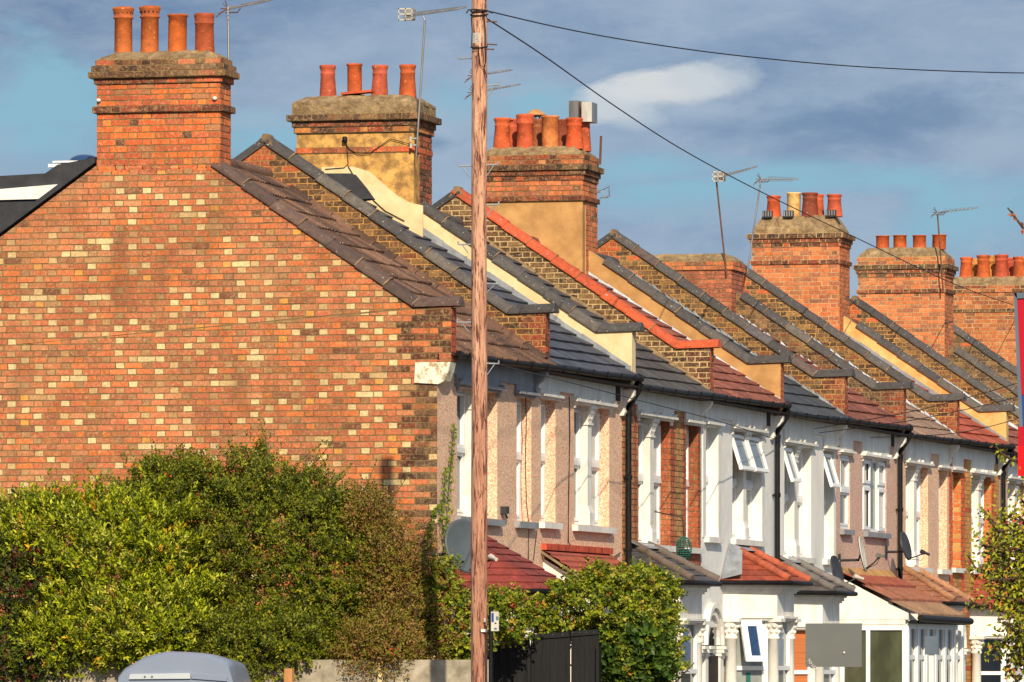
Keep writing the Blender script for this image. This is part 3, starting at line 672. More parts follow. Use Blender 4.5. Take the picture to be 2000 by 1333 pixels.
# swap the labels to where the chimneys really stand: house i owns the wall and chimney at its near side
HOUSES[10]['lab'] = 'far terraced house with whitish parapet flashing just before the chimney of four short pots'
HOUSES[11]['lab'] = 'far terraced house with four short red pots in one row on its chimney'
RIDGE, KNEE, END = (-23.60, 8.66), (-20.42, 6.45), (-19.88, 6.475)
GRP = 'terraced houses of the street'
roots = {}
for i in range(1, 14):
    h = HOUSES[i]; Y = (i - 1) * W; k = i - 1
    root = thing('terraced_house', h['lab'], 'house', (XF, Y + W / 2, 0), GRP); roots[i] = root
    a = ODD if i % 2 else EVEN; zs, zt = h['z']; full = i <= 9
    # front wall
    holes = [(Y + a[0], Y + a[1], zs, zt), (Y + a[2], Y + a[3], zs, zt)]
    mb = MB()
    if h['front'] == 'brick' and full: wall_holes(mb, Y + .0, Y + W, 0, 5.46, holes, 'mortar_tan', brick=h['pal'], mortar=h['mort'])
    else: wall_holes(mb, Y + .0, Y + W, 0, 5.46, holes, h['front'] if h['front'] != 'brick' else 'mortar_tan', jamb=h.get('jamb'))
    if i == 4:   # smooth painted pilaster faces either side of the openings
        for y in (Y + .22, Y + 1.24, Y + 4.27): mb.box((XF, y - .1, zs - .02), (XF + .012, y + .1, zt + .02), 'white_paint')
    fw = mb.build('front_wall', root, root)
    bk = MB(); bk.box((XF - 7.2, Y + .226, 0), (XF - 7.0, Y + W - .001, 5.5), 'mortar_tan'); bk.build('rear_wall', root, root)
    bk = MB(); bk.box((XF - .35, Y + .24, 5.3), (XF - .3, Y + W - .001, 5.62), 'dark_timber'); bk.build('wall_plate', root, root)
    # dark room behind the glass is closed by a back board of the wall
    # windows
    if full:
        sill = h.get('sill', 'white_paint')
        if i == 6:
            window(root, holes[0][0] + .15, holes[0][1], zs, zt, 'upvc3', 'grey_paint', 'glass_green', .06, rec=.07); window(root, holes[1][0], holes[1][1], zs, zt, 'single', 'grey_paint', 'glass_green', .04, rec=.07)
        else:
            window(root, *holes[0], 'pillar', sill, 'glass_light' if i in (4, 5) else 'glass', opened=2 if i == 4 else (1 if i == 5 else False))
            window(root, *holes[1], 'single', sill, 'glass_light' if i == 4 else 'glass', opened=1 if i == 5 else False)
        # lintels and eaves brackets
        for (y0, y1, z0, z1) in holes:
            l = MB(); c = 'grey_paint' if i == 1 else 'white_paint'
            l.box((XF - .0, y0 - .12, z1 + .0), (XF + .03, y1 + .12, 5.44), c); l.box((XF, y0 - .15, z1 + .03), (XF + .085, y1 + .15, z1 + .065), c)
            if y1 - y0 > 1.5:
                for yy in (y0 - .02, (y0 + y1) / 2 - .16, (y0 + y1) / 2 + .16, y1 + .02): bracket(l, yy, z1 + .1, .07, c, s=.45)
            l.build('lintel', root, root)
    # eaves: soffit, fascia, gutter
    f = MB(); fc = 'grey_paint' if i in (1,) else 'white_paint'
    f.box((XF, Y + .0, 5.44), (XF + .035, Y + W - .0, 5.63), fc); f.box((XF, Y, 5.63), (XF + .225, Y + W, 5.65), 'dark_timber')
    f.box((XF, Y + (a[1] + .22 if i % 2 == 0 else .25), 5.442), (XF + .039, Y + (a[1] + .5 if i % 2 == 0 else .62), 5.65), 'dark_timber')
    f.build('fascia', root, root)
    if i % 2 == 1:
        b = MB(); bracket(b, Y + W - .12, 5.66, .12, 'white_paint' if i > 1 else 'grey_paint'); b.build('eaves_bracket', root, root)
    else:
        b = MB(); bracket(b, Y + W - .08, 5.60, .10, 'white_paint'); b.build('eaves_bracket', root, root)
    g = MB(); gx = XF + .235; ga0, ga1 = (5.645, 5.70) if i % 2 else (5.70, 5.755); gz = 5.70; gzf = lambda y: ga0 + (ga1 - ga0) * (y - Y) / W
    g.tube([(gx, Y + (.13 if i % 2 else 0), ga0), (gx, Y + W * .5, (ga0 + ga1) / 2 - .012), (gx, Y + W + (.08 if i % 2 == 0 else 0), ga1)], .046, 'black_plastic', 10)
    for j in range(6):
        y = Y + .45 + j * .8; gz = gzf(y); g.tube([(gx - .055, y, gz + .025), (gx - .04, y, gz - .043), (gx + .04, y, gz - .043), (gx + .054, y, gz + .03)], .009, 'black_plastic', 6)
    if i % 2 == 0: g.tube([(gx, Y + W - .08, ga1), (gx, Y + W + .05, ga1)], .06, 'black_plastic', 10)
    g.build('gutter', root, root)
    if i % 2 == 0 and full:
        d = MB(); yd = Y + W + .1; x = XF + .07
        d.tube([(gx, yd - .1, 5.72), (gx, yd - .1, 5.6), (x, yd, 5.38), (x, yd, 5.3), (x, yd, 3.1)], .038, 'black_plastic', 12)
        for z in (5.3, 4.45, 3.5): d.tube([(x, yd, z - .03), (x, yd, z + .03)], .048, 'black_plastic', 12); d.box((XF, yd - .05, z - .012), (x + .03, yd + .05, z + .012), 'black_plastic')
        d.build('downpipe', root, root)
    # roof
    cols, mn, ga, wl, am = h['roof']
    rf = roof_slab(root, root, Y + .226, Y + W - .002, cols, mn, ga, wl if am else .3, am, tw=.3 if am else .26, tilt=(ga0 - 5.70, ga1 - 5.70))
    # ---- wall at the near side
    ya, yb = Y, Y + .225
    if k == 0: continue
    has_ch = k % 2 == 0
    wm = {2: 'render_cream', 4: 'render_tan', 8: 'render_patchy'}.get(k)
    mort = {1: 'mortar_yellow', 3: 'mortar_cream', 5: 'mortar_yellow', 6: 'mortar_grey', 7: 'mortar_yellow', 9: 'mortar_yellow'}.get(k, 'mortar_grey')
    rz = RIDGE[1] - .07
    poly = [(-27.2, 0), (XF - .01, 0), (XF - .01, 5.45), (-20.02, 5.6), (-19.965, 5.75), (-19.965, 6.40), (-20.42, 6.38), (RIDGE[0], rz), (-27.2, rz - 2.5)]
    mb = MB(); mb.prism_y(poly, ya, yb, wm or mort)
    if not wm:
        pc = [[(-20.42, 5.62), (-19.965, 5.75), (-19.965, 6.38), (-20.42, 6.38)], [(-23.6, 7.5), (-20.42, 5.6), (-20.42, 6.38), (-23.6, rz)], [(-24.6, 7.2), (-23.6, 7.5), (-23.6, rz), (-24.6, rz - .69)]]
        pal = pal_party_white if k == 3 else pal_party
        bricks(mb, pc, lambda u, v: (u, ya, v), NY, pal, bond='flemish', joint=.018 if k == 3 else .0145, u_ref=-20)
        bricks(mb, [[(ya, 5.76), (yb, 5.76), (yb, 6.38), (ya, 6.38)]], lambda u, v: (-19.965, u, v), PX, lambda rr, u, v, kd, r: pick(rr, [((150, 62, 44), 2), ((196, 84, 50), 1.6), ((90, 48, 40), 1)]), bond='stretch', u_ref=ya)
    elif k == 4:
        bricks(mb, [[(ya, 5.76), (yb, 5.76), (yb, 6.38), (ya, 6.38)]], lambda u, v: (-19.965, u, v), PX, lambda rr, u, v, kd, r: pick(rr, [((150, 62, 44), 2), ((176, 74, 50), 1.6)]), bond='stretch', u_ref=ya)
    pw = mb.build('party_wall', root, root)
    cc = {1: C_DARK, 3: C_ORANGE, 6: C_DARK}.get(k, C_DARK if k not in (5,) else C_MIX + C_DARK)
    yc = (ya + yb) / 2
    if has_ch:
        st = (-22.55, 8.66 - (23.6 - 22.55) * .695)
        line = [st, KNEE, END]
        if k == 2: line = [(-22.86, 8.145), KNEE, END]
    else:
        line = [RIDGE, KNEE, END]
        coping(root, pw, [(-24.9, RIDGE[1] - .92), (RIDGE[0] - .02, RIDGE[1] - .01)], yc, C_DARK if k != 1 else C_DARK, name='rear_coping')
    coping(root, pw, line, yc, cc)
    if not has_ch:
        am = MB(); am.prism_y([(RIDGE[0] - .1, RIDGE[1] - .13), (RIDGE[0] + .1, RIDGE[1] - .13), (RIDGE[0] + .03, RIDGE[1] + .02), (RIDGE[0] - .03, RIDGE[1] + .02)], ya - .02, yb + .02, 'cement'); am.build('ridge_mortar', pw, root)
    # flashing along the roof of this house side (far face) and along the near face above the previous roof
    fl = MB(); rl = lambda x: 5.76 + (-19.97 - x) * .66
    x0, x1 = -19.975, (-22.85 if has_ch else -23.3)
    if k in (2, 4, 8):
        m = {2: 'lead', 4: 'lead_bright', 8: 'lead'}[k]; hh = {2: .15, 4: .10, 8: .14}[k]
        n = 9
        for j in range(n):
            xa = x0 + (x1 - x0) * j / n; xb = x0 + (x1 - x0) * (j + 1) / n - .02
            jj = R.uniform(-.008, .008)
            fl.faces([(xa, ya - .012, rl(xa)), (xb, ya - .012, rl(xb)), (xb, ya - .014, rl(xb) + hh + jj), (xa, ya - .014, rl(xa) + hh + jj), (xa, ya - .14, rl(xa) + .01), (xb, ya - .14, rl(xb) + .01)], [(0, 1, 2, 3), (0, 1, 5, 4)], m)
            fl.box((xa - .012, ya - .02, rl(xa) + .0), (xa + .004, ya - .01, rl(xa) + hh + .01), m)
    elif k in (5, 6, 7, 12): steps(fl, ya, ((x0, rl(x0) + .01), (x1, rl(x1) + .01)), .1, 'lead_bright' if k != 5 else 'lead', zig=.10)
    elif k in (9, 10, 11):
        fl.prism_y([(x0, rl(x0)), (x0, rl(x0) + .1), (x1, rl(x1) + .1), (x1, rl(x1))], ya - .05, ya - .003, 'lead_bright')
    else:
        m = 'cement' if k == 3 else 'tile'; n = 12
        for j in range(n):
            xa = x0 + (x1 - x0) * j / n; xb = x0 + (x1 - x0) * (j + 1) / n; jj = R.uniform(-.01, .012); w = .13 + R.uniform(-.01, .01)
            if m == 'tile':
                fl.tube([(xa, ya - .07, rl(xa) - .01), (xb + .02, ya - .07, rl(xb) + .0)], [.10, .09], 'tile', 8, pick(R, BROWN_T), False)
            else: fl.tube([(xa, ya - .03, rl(xa) + jj), (xb, ya - .03, rl(xb) + jj)], [.07 + jj * .5, .075], 'cement', 6, (.5, .5, .5), False)
    fl.build('flashing', pw, root)
# ---- gable wall of house 1
root = roots[1]; mb = MB()
GP = [(-27.6, 0), (XF - .006, 0), (XF - .006, 5.28), (-20.0, 5.42), (-19.93, 5.56), (-19.93, 6.20), (-20.40, 6.20), (-22.77, 7.90), (-24.3, 7.95), (-27.6, 5.66)]
mb.prism_y(GP, 0, .225, 'mortar_tan')
bricks(mb, [[(-27.6, 1.3), (XF, 1.3), (XF, 6.20), (-27.6, 6.20 - .56)], [(-27.6, 5.64), (XF - .0, 6.20), (-20.40, 6.20), (-22.77, 7.90), (-24.3, 7.95), (-27.6, 5.66)][:0] or [(-27.6, 5.64), (-20.40, 6.20), (-22.77, 7.90), (-24.3, 7.95), (-27.6, 5.66)], [(-20.40, 6.1767), (XF, 6.20), (-20.40, 6.20)], [(XF, 5.56), (-19.93, 5.56), (-19.93, 6.20), (XF, 6.20)]], lambda u, v: (u, 0, v), NY, pal_gable, u_ref=-27)
bricks(mb, [[(0, 5.56), (.225, 5.56), (.225, 6.2), (0, 6.2)]], lambda u, v: (-19.93, u, v), PX, pal_from([((176, 70, 44), 2), ((120, 56, 44), 1)]), bond='stretch')
gw = mb.build('gable_wall', root, root); gw['label'] = 'red brick gable wall speckled with cream header bricks'
coping(root, gw, [(-22.80, 7.98), (-20.36, 6.29), (-19.86, 6.31)], .11, C_BROWN)
vb = MB(); vb.prism_y([(-24.32, 7.98), (-27.6, 5.70), (-27.6, 5.76), (-24.32, 8.05)], -.03, .3, 'slate_box'); vb.build('rear_verge', gw, root)
sb = MB(); rough_poly = [(-20.37, 5.31), (-20.08, 5.29), (-20.0, 5.33), (-19.955, 5.44), (-19.93, 5.55), (-20.36, 5.55)]
sb.prism_y(rough_poly, -.035, .24, 'stone_paint'); sb.build('corbel_stone', gw, root)
def tuck(root, par, x0, x1, y, z):
    m = MB()
    return m
# ------------------------------------------------------------------ chimneys
def PY0(lst, Y): return [(atY(a, b, Y).x, atY(a, b, Y).z) for a, b in lst]
sB = [((96, 50, 40), 3), ((140, 64, 44), 2), ((70, 42, 38), 2)]
BLK = [((72, 54, 44), 3), ((92, 66, 48), 2), ((120, 84, 54), 1), ((54, 44, 40), 2)]
def pal_top0(rr, u, v, kd, r): return pick(rr, ORANGE)
ch0 = chimney(roots[1], -24.3, -22.77, 0, .45, 7.6, [(7.86, 8.57, 0, pal_top0), (8.57, 8.65, .045, pal_from(sB)), (8.65, 8.915, 0, pal_top0), (8.915, 8.985, .03, pal_from([((206, 70, 40), 2), ((110, 50, 40), 2)])),
      (8.985, 9.06, .085, pal_from(BLK + [((150, 70, 50), 2)])), (9.06, 9.135, .055, pal_from(BLK)), (9.135, 9.205, .015, pal_from(BLK + [((180, 90, 60), 2)]))], (.01, 9.205, .10))
def std(dz, body, low=None, extra=None, top=True):
    z = lambda v: v + dz
    s = [(6.9, z(8.77), 0, body if low is None else low), (z(8.77), z(8.845), .035, pal_from(sB)), (z(8.845), z(9.07), 0, body), (z(9.07), z(9.145), .02, pal_from(sB + [((180, 84, 50), 2)])),
         (z(9.145), z(9.22), .045, pal_from(sB)), (z(9.22), z(9.305), .085, pal_from(BLK))]
    if extra: s.append((z(9.305), z(9.45), .02, extra))
    return s
X0, X1 = -24.40, -22.85
ch2 = chimney(roots[3], X0 - .06, X1, 9.45, 10.38, 7, [(6.9, 8.77, 0, 'render_ochre'), (8.77, 8.85, .012, pal_from([((206, 90, 50), 2), ((150, 80, 50), 1)])), (8.85, 9.04, 0, 'render_ochre'), (9.04, 9.12, .03, pal_from(sB + [((190, 120, 60), 2)])), (9.12, 9.2, .05, pal_from(sB)), (9.2, 9.285, .11, pal_from(BLK)), (9.285, 9.44, .05, 'flaunch')], (-.05, 9.42, .12))
# its right flank is bare brick
m = MB(); m.box((X1 - .3, 9.72, 7), (X1 + .006, 10.37, 9.04), 'mortar_tan'); bricks(m, [[(9.72, 7.4), (10.37, 7.4), (10.37, 9.03), (9.72, 9.03)]], lambda u, v: (X1 + .006, u, v), PX, pal_from(sB + [((176, 80, 54), 3)]), u_ref=9.72); m.build('brick_flank', ch2, roots[3])
pts = [atY(px, py, 9.44) for px, py in ((628, 327), (690, 326), (722, 336), (752, 362), (775, 382), (800, 396), (826, 402), (826, 470), (700, 440), (628, 360))]
m = MB(); m.prism_y([(p.x, p.z) for p in pts][::-1], 9.43, 9.46, 'render_cream'); m.build('render_patch', ch2, roots[3])
ch4 = chimney(roots[5], X0, X1, 19.25, 20.18, 7, std(0, pal_from(BODY_RED), 'render_tan', pal_from(sB + BODY_MIX)), (-.0, 9.45, .13))
m = MB(); m.box((X1 - .3, 19.42, 7), (X1 + .006, 20.17, 8.76), 'mortar_cream'); bricks(m, [[(19.42, 7.4), (20.17, 7.4), (20.17, 8.75), (19.42, 8.75)]], lambda u, v: (X1 + .006, u, v), PX, pal_from(BODY_RED), u_ref=19.42); m.build('brick_flank', ch4, roots[5])
ch6 = chimney(roots[7], -24.15, -22.70, 29.05, 29.98, 7, [(6.9, 8.3, 0, pal_from([((168, 92, 72), 3), ((150, 80, 62), 2), ((190, 104, 74), 1)])), (8.3, 8.44, .03, pal_from(BODY_RED))], (-.02, 8.44, .13))
ch8 = chimney(roots[9], X0, X1, 38.85, 39.78, 7, std(.19, pal_from(BODY_RED), extra=None), (-.0, 9.49, .32), mortar='mortar_cream')
ch10 = chimney(roots[11], X0, X1 + .1, 48.65, 49.58, 7, std(.2, pal_from(BODY_RED), None, pal_from(BODY_MIX)), (-.0, 9.65, .18), mortar='mortar_cream')
ch12 = chimney(roots[13], X0 - .05, X1 + .9, 58.45, 59.38, 7, [(6.9, 9.1, 0, pal_from(BODY_MIX)), (9.1, 9.17, .03, pal_from(BLK)), (9.17, 9.5, 0, pal_from(BODY_MIX)), (9.5, 9.64, .03, pal_from(sB + BODY_RED))], (-.0, 9.64, .18), mortar='mortar_cream')
TC1, TC2, TC3, TC4 = (206, 96, 48), (200, 96, 46), (190, 82, 56), (178, 92, 70)
def pots(root, ch, Y, base, lst, labs=()):
    for n, (px, py, r, st, c) in enumerate(lst):
        p = atY(px, py, Y); pot(root, ch, (p.x, Y, base), p.z - base, r, st, c, labs[n] if n < len(labs) else None)
pots(roots[1], ch0, .23, 9.28, [(241, 14, .108, 'louvre', (200, 108, 54)), (292, 12, .108, 'louvre', (196, 106, 54)), (346, 29, .112, 'plain', (206, 104, 42)), (400, 27, .112, 'band', (180, 86, 50))],
     ('pot with louvred cap and lichen patch', 'pot with louvred cap', 'plain orange pot', 'darker red pot with a collar'))
pots(roots[3], ch2, 9.9, 9.50, [(641, 128, .1, 'taper', (188, 88, 62)), (693, 125, .098, 'plain', (206, 98, 50)), (741, 128, .1, 'taper', (190, 92, 66)), (796, 127, .102, 'taper', (200, 96, 46))])
pots(roots[5], ch4, 19.48, 9.54, [(980, 231, .112, 'taper', (212, 98, 52)), (1026, 224, .122, 'band', (206, 92, 56)), (1075, 227, .125, 'plain', (226, 140, 80)), (1122, 231, .115, 'taper', (212, 88, 46))])
pots(roots[5], ch4, 19.95, 9.54, [(1001, 233, .09, 'taper', (190, 88, 60)), (1050, 233, .09, 'taper', (150, 92, 62)), (1098, 234, .1, 'plain', (160, 88, 70)), (1141, 234, .09, 'taper', (196, 92, 56))])
pots(roots[9], ch8, 39.1, 9.79, [(1511, 383, .115, 'taper', (222, 96, 52)), (1550, 377, .12, 'plain', (236, 196, 124)), (1582, 377, .13, 'taper', (130, 66, 50)), (1630, 380, .12, 'taper', (196, 90, 60))], ('orange tapered pot', 'cream pot', 'dark sooty pot'))
pots(roots[9], ch8, 39.55, 9.79, [(1599, 380, .09, 'taper', (212, 98, 58))])
pots(roots[11], ch10, 48.95, 9.8, [(1724, 461, .125, 'plain', TC1), (1758, 460, .125, 'plain', TC2), (1796, 460, .125, 'plain', TC1), (1834, 459, .13, 'plain', TC2)])
pots(roots[13], ch12, 58.7, 9.8, [(1887, 503, .12, 'taper', TC1), (1921, 499, .125, 'taper', TC2), (1956, 498, .13, 'taper', TC3), (1992, 502, .13, 'taper', TC2)])
pots(roots[13], ch12, 59.1, 9.8, [(1904, 506, .07, 'band', (224, 160, 84)), (1936, 500, .09, 'band', (224, 160, 84)), (1972, 504, .08, 'taper', TC3)])
# cowls
p = atY(1046, 214, 19.95); m = MB(); zc = p.z
m.lathe((p.x, 19.95, zc - .16), [(.17, .07), (.13, .1), (.06, .15), (.004, .165), (.004, .13), (.16, .06)], 'new_timber', 20)
for j in range(10):
    a = 2 * math.pi * j / 10; m.tube([(p.x + .1 * math.cos(a), 19.95 + .1 * math.sin(a), zc - .2), (p.x + .1 * math.cos(a), 19.95 + .1 * math.sin(a), zc - .08)], .006, 'rust', 5)
m.build('chimney_cowl', ch4, roots[5])
p = atY(1139, 215, 19.95); m = MB()
cx, cz = p.x, p.z - .02
m.prism_z([(cx - .17, 19.75), (cx - .02, 19.72), (cx - .02, 20.1), (cx - .17, 20.1)], cz - .14, cz + .14, 'steel'); m.prism_z([(cx + .03, 19.72), (cx + .17, 19.78), (cx + .17, 20.14), (cx + .03, 20.12)], cz - .17, cz + .12, 'steel')
m.box((cx - .06, 19.85, cz - .1), (cx + .05, 20.0, cz + .135), 'rust'); m.build('metal_cowl', ch4, roots[5])
for px in (1502, 1543, 1626):
    p = atY(px, 424, 38.98); m = MB(); m.box((p.x - .1, 38.88, 9.78), (p.x + .07, 39.03, 9.90), 'dish_dark')
    for j in range(4): m.box((p.x - .09 + j * .045, 38.865, 9.80), (p.x - .07 + j * .045, 38.88, 9.89), 'steel')
    m.build('vent_box', ch8, roots[9])
# white insulators on first chimney, tile bedding
m = MB()
for px, py in ((194, 196), (421, 192)):
    p = atY(px, py, 0); m.lathe((p.x, -.03, p.z - .03), [(.003, 0), (.024, .01), (.03, .025), (.024, .04), (.003, .05)], 'white_paint', 10)
m.build('wall_tie', ch0, roots[1])
# loose tile and mortar mound on chimney 2
m = MB(); p = atY(690, 183, 9.7); m.prism_y([(p.x - .12, p.z - .03), (p.x + .3, p.z + .0), (p.x + .3, p.z + .03), (p.x - .12, p.z)], 9.5, 9.7, 'terracotta', lin((206, 88, 48)))
rough_block(m, p.x - .3, p.x + .25, 9.6, 10.2, [(0, 9.45), (.08, 9.53), (.2, 9.6)], 'flaunch'); m.build('mortar_mound', ch2, roots[3])
# junction box and conduit on chimney 2
m = MB(); p = atY(675, 274, 9.44); m.lathe((p.x, 9.40, p.z), [(.004, -.04), (.034, -.035), (.036, .03), (.02, .045), (.004, .045)], 'cable', 10)
pts = [(675, 280), (682, 292), (700, 302), (722, 300), (748, 282), (762, 272), (780, 276), (800, 282)]
m.tube([atY(x, y, 9.42) for x, y in pts], .006, 'cable', 5); m.tube([atY(x, y, 9.42) for x, y in ((677, 282), (680, 320), (672, 328), (635, 331))], .006, 'cable', 5)
m.tube([atY(x, y, 9.41) for x, y in ((680, 325), (692, 345), (712, 365), (730, 392), (752, 412), (790, 432))], .006, 'cable', 5); m.build('junction_box', ch2, roots[3])
m = MB(); m.prism_y(PY0([(630, 339), (684, 339), (706, 366), (716, 380), (722, 388), (690, 392)], 8.3)[::-1], 8.3, 8.6, 'slate_box'); m.build('roof_hatch', roots[2], roots[2])
# rear dormer with skylight behind the gable
r1 = roots[1]
def PY(lst, Y): return [(atY(a, b, Y).x, atY(a, b, Y).z) for a, b in lst]
m = MB(); Yd = .5
m.prism_y(PY([(-60, 352), (0, 344), (88, 339), (112, 322), (225, 300), (225, 560), (-60, 560)], Yd)[::-1], Yd, 4.6, 'slate_box'); dr = m.build('rear_dormer', r1, r1)
m = MB(); m.prism_y(PY([(-60, 372), (0, 370), (118, 360), (78, 389), (0, 391), (-60, 392)], Yd - .03)[::-1], Yd - .04, Yd - .003, 'white_paint'); m.build('dormer_fascia', dr, r1)
m = MB(); q = PY([(94, 331), (170, 321)], 1.4)
m.box((q[0][0], 1.4, q[1][1] - .03), (q[1][0], 2.4, q[1][1] + .01), 'upvc'); m.box((q[0][0] + .04, 1.45, q[1][1] + .03), (q[1][0] - .02, 2.35, q[1][1] + .05), 'upvc')
m.build('skylight', dr, r1)
m = MB(); cxx = (q[0][0] + q[1][0]) / 2 + .06
m.lathe((cxx, 1.9, q[1][1] + .075), [(.19, 0), (.17, .035), (.12, .065), (.06, .08), (.004, .085)], 'glass_blue', 20); m.build('skylight_dome', dr, r1)
# ------------------------------------------------------------------ bays, porches, doors
bay(roots[1], 1.85, 2.5, 1.4, -19.2, [((136, 60, 52), 3), ((124, 54, 48), 2)], 'tile_clean', None, zt=2.85, za=3.55, tile_gauge=.16)
# house 2 lean-to
m = MB(); r2 = roots[2]; y0, y1 = 5.25, 9.0
m.prism_y([(XF, 0), (-19.5, 0), (-19.5, 2.95), (XF, 3.3)], y0 + .1, y1 - .1, 'white_paint'); po = m.build('porch', r2, r2)
m = MB(); a = Vector((-19.38, 0, 2.95)); b = Vector((XF, 0, 3.42)); n = 6
for r in range(n):
    p = a.lerp(b, r / n); q = a.lerp(b, (r + 1) / n); c0 = pick(R, [((168, 84, 64), 2), ((150, 76, 60), 1)])
    for j in range(14):
        ya_ = y0 + (y1 - y0) * j / 14; yb_ = y0 + (y1 - y0) * (j + 1) / 14; c1 = tuple(x * R.uniform(.88, 1.12) for x in c0)
        m.face([(p.x, ya_, p.z + .03), (p.x, yb_, p.z + .03), (q.x, yb_, q.z + .005), (q.x, ya_, q.z + .005)], 'tile', c1); m.face([(p.x, ya_, p.z - .01), (p.x, yb_, p.z - .01), (p.x, yb_, p.z + .03), (p.x, ya_, p.z + .03)], 'tile', c1)
for j in range(20): m.box((XF, y0 + j * (y1 - y0) / 20, 3.42), (XF + .07, y0 + (j + .93) * (y1 - y0) / 20, 3.50), 'terracotta', pick(R, [((200, 84, 56), 2), ((186, 76, 52), 1)]))
m.prism_y([(-19.38, 2.91), (XF, 3.38), (XF, 3.415), (-19.38, 2.945)], y0 - .03, y0 - .001, 'mortar_grey')
m.build('porch_roof', po, r2)
m = MB(); m.tube([(-19.33, y0, 2.92), (-19.33, y1, 2.92)], .05, 'black_plastic', 8); m.build('gutter', po, r2)
bay(roots[3], 10.95, 2.4, 1.4, -19.42, [((84, 80, 80), 3), ((74, 72, 74), 2)], 'tile_clean', 'lead', zt=3.06, za=3.55, ridge=[((104, 92, 84), 1)])
bay(roots[4], 17.3, 2.2, 1.2, -19.42, [((150, 72, 52), 3), ((136, 66, 50), 2), ((162, 86, 62), 1)], 'tile_clean', 'lead', glass='glass_light', opened=True, zt=3.13, za=3.62, ridge=[((164, 84, 58), 1)])
bay(roots[5], 20.65, 2.3, 1.3, -19.42, [((90, 82, 80), 3), ((78, 72, 72), 2)], 'tile_clean', 'lead', zt=3.02, za=3.5, glass='glass_light', blinds=True, ridge=[((112, 106, 102), 1)])
bay(roots[7], 30.7, 2.5, 1.4, -19.42, [((150, 100, 76), 3), ((134, 88, 68), 2)], 'tile', None, zt=2.95, za=3.5, ridge=[((160, 116, 86), 1)])
bay(roots[8], 37.4, 2.2, 1.3, -19.42, [((156, 76, 56), 3), ((144, 70, 52), 2)], 'tile_clean', None, zt=2.95, za=3.5, ridge=[((200, 104, 66), 1)], glass='glass_dark')
bay(roots[9], 41.0, 2.4, 1.4, -19.42, [((90, 82, 80), 3)], 'tile_clean', None, zt=2.95, za=3.5)
for i, y in ((3, 13.95), (4, 15.35), (5, 23.55), (7, 33.9), (8, 34.95)): arch_door(roots[i], y - .42, y + .42)
# house 6 glazed porch with lean-to roof
r6 = roots[6]; y0, y1 = 24.75, 29.0; xp = -19.02; m = MB()
m.box((XF, y0 - .004, 2.584), (xp - .05, y0 + .055, 2.655), 'white_paint'); m.prism_y([(XF, 2.66), (xp, 2.66), (xp, 2.76), (XF, 3.32)], y0, y0 + .05, 'white_paint')
m.box((XF, y0, 0), (XF + .08, y0 + .08, 2.58), 'upvc'); m.box((xp - .1, y0, 0), (xp, y0 + .1, 2.58), 'upvc'); m.box((XF + .08, y0 + .004, 2.5), (xp - .1, y0 + .08, 2.576), 'upvc')
for j in range(6):
    yy = y0 + .1 + j * .8; m.box((xp - .08, yy + .68, 0), (xp, yy + .8, 2.6), 'upvc'); m.box((xp - .07, yy, 2.05), (xp - .02, yy + .7, 2.12), 'upvc'); m.box((xp - .07, yy, .7), (xp - .02, yy + .7, .78), 'upvc')
    for q in (.05, .58): m.box((xp - .06, yy + q, .78), (xp - .012, yy + q + .05, 2.55), 'upvc')
m.box((XF + .42, y0 - .01, 0), (XF + .48, y0 + .08, 2.5), 'upvc'); m.box((XF + .08, y0 - .01, 1.1), (xp - .1, y0 + .08, 1.17), 'upvc'); m.box((xp - .09, y0 + .104, 2.52), (xp - .003, y1, 2.655), 'upvc'); po = m.build('porch', r6, r6)
m = MB(); m.face([(XF + .08, y0 + .04, 0), (xp - .1, y0 + .04, 0), (xp - .1, y0 + .04, 2.5), (XF + .08, y0 + .04, 2.5)], 'glass_green'); m.face([(xp - .045, y0 + .1, 0), (xp - .045, y1, 0), (xp - .045, y1, 2.55), (xp - .045, y0 + .1, 2.55)], 'glass'); m.build('porch_glazing', po, r6)
m = MB(); a = Vector((xp + .16, 0, 2.70)); b = Vector((XF, 0, 3.40)); n = 3; yE = 29.1
for r in range(n):
    p = a.lerp(b, r / n); q = a.lerp(b, (r + 1) / n + .03); N = 60
    for j in range(N):
        ya_ = y0 - .08 + (yE - y0) * j / N; yb_ = y0 - .08 + (yE - y0) * (j + 1) / N; w0 = .012 * (j % 3 != 0); w1 = .012 * ((j + 1) % 3 != 0)
        t = r / (n - 1); base = [((166, 128, 96), 2), ((146, 112, 84), 1)] if r == 0 else ([((168, 104, 76), 2), ((150, 100, 76), 1)] if r == 1 else [((164, 84, 60), 2), ((146, 82, 60), 1)])
        cc = pick(R, base)
        m.face([(p.x, ya_, p.z + .05 + w0), (p.x, yb_, p.z + .05 + w1), (q.x, yb_, q.z + .005 + w1), (q.x, ya_, q.z + .005 + w0)], 'tile', cc); m.face([(p.x, ya_, p.z - .01), (p.x, yb_, p.z - .01), (p.x, yb_, p.z + .05 + w1), (p.x, ya_, p.z + .05 + w0)], 'tile', cc)
m.prism_y([(XF, 3.40), (XF + .12, 3.34), (XF + .12, 3.36), (XF, 3.47)], y0, yE, 'render_tan'); m.build('porch_roof', po, r6)
m = MB(); m.tube([(xp + .2, y0 - .06, 2.68), (xp + .2, y1 + .1, 2.66)], .055, 'black_plastic', 8); m.box((xp, y0 - .05, 2.6), (xp + .14, y1, 2.64), 'black_plastic'); m.build('gutter', po, r6)
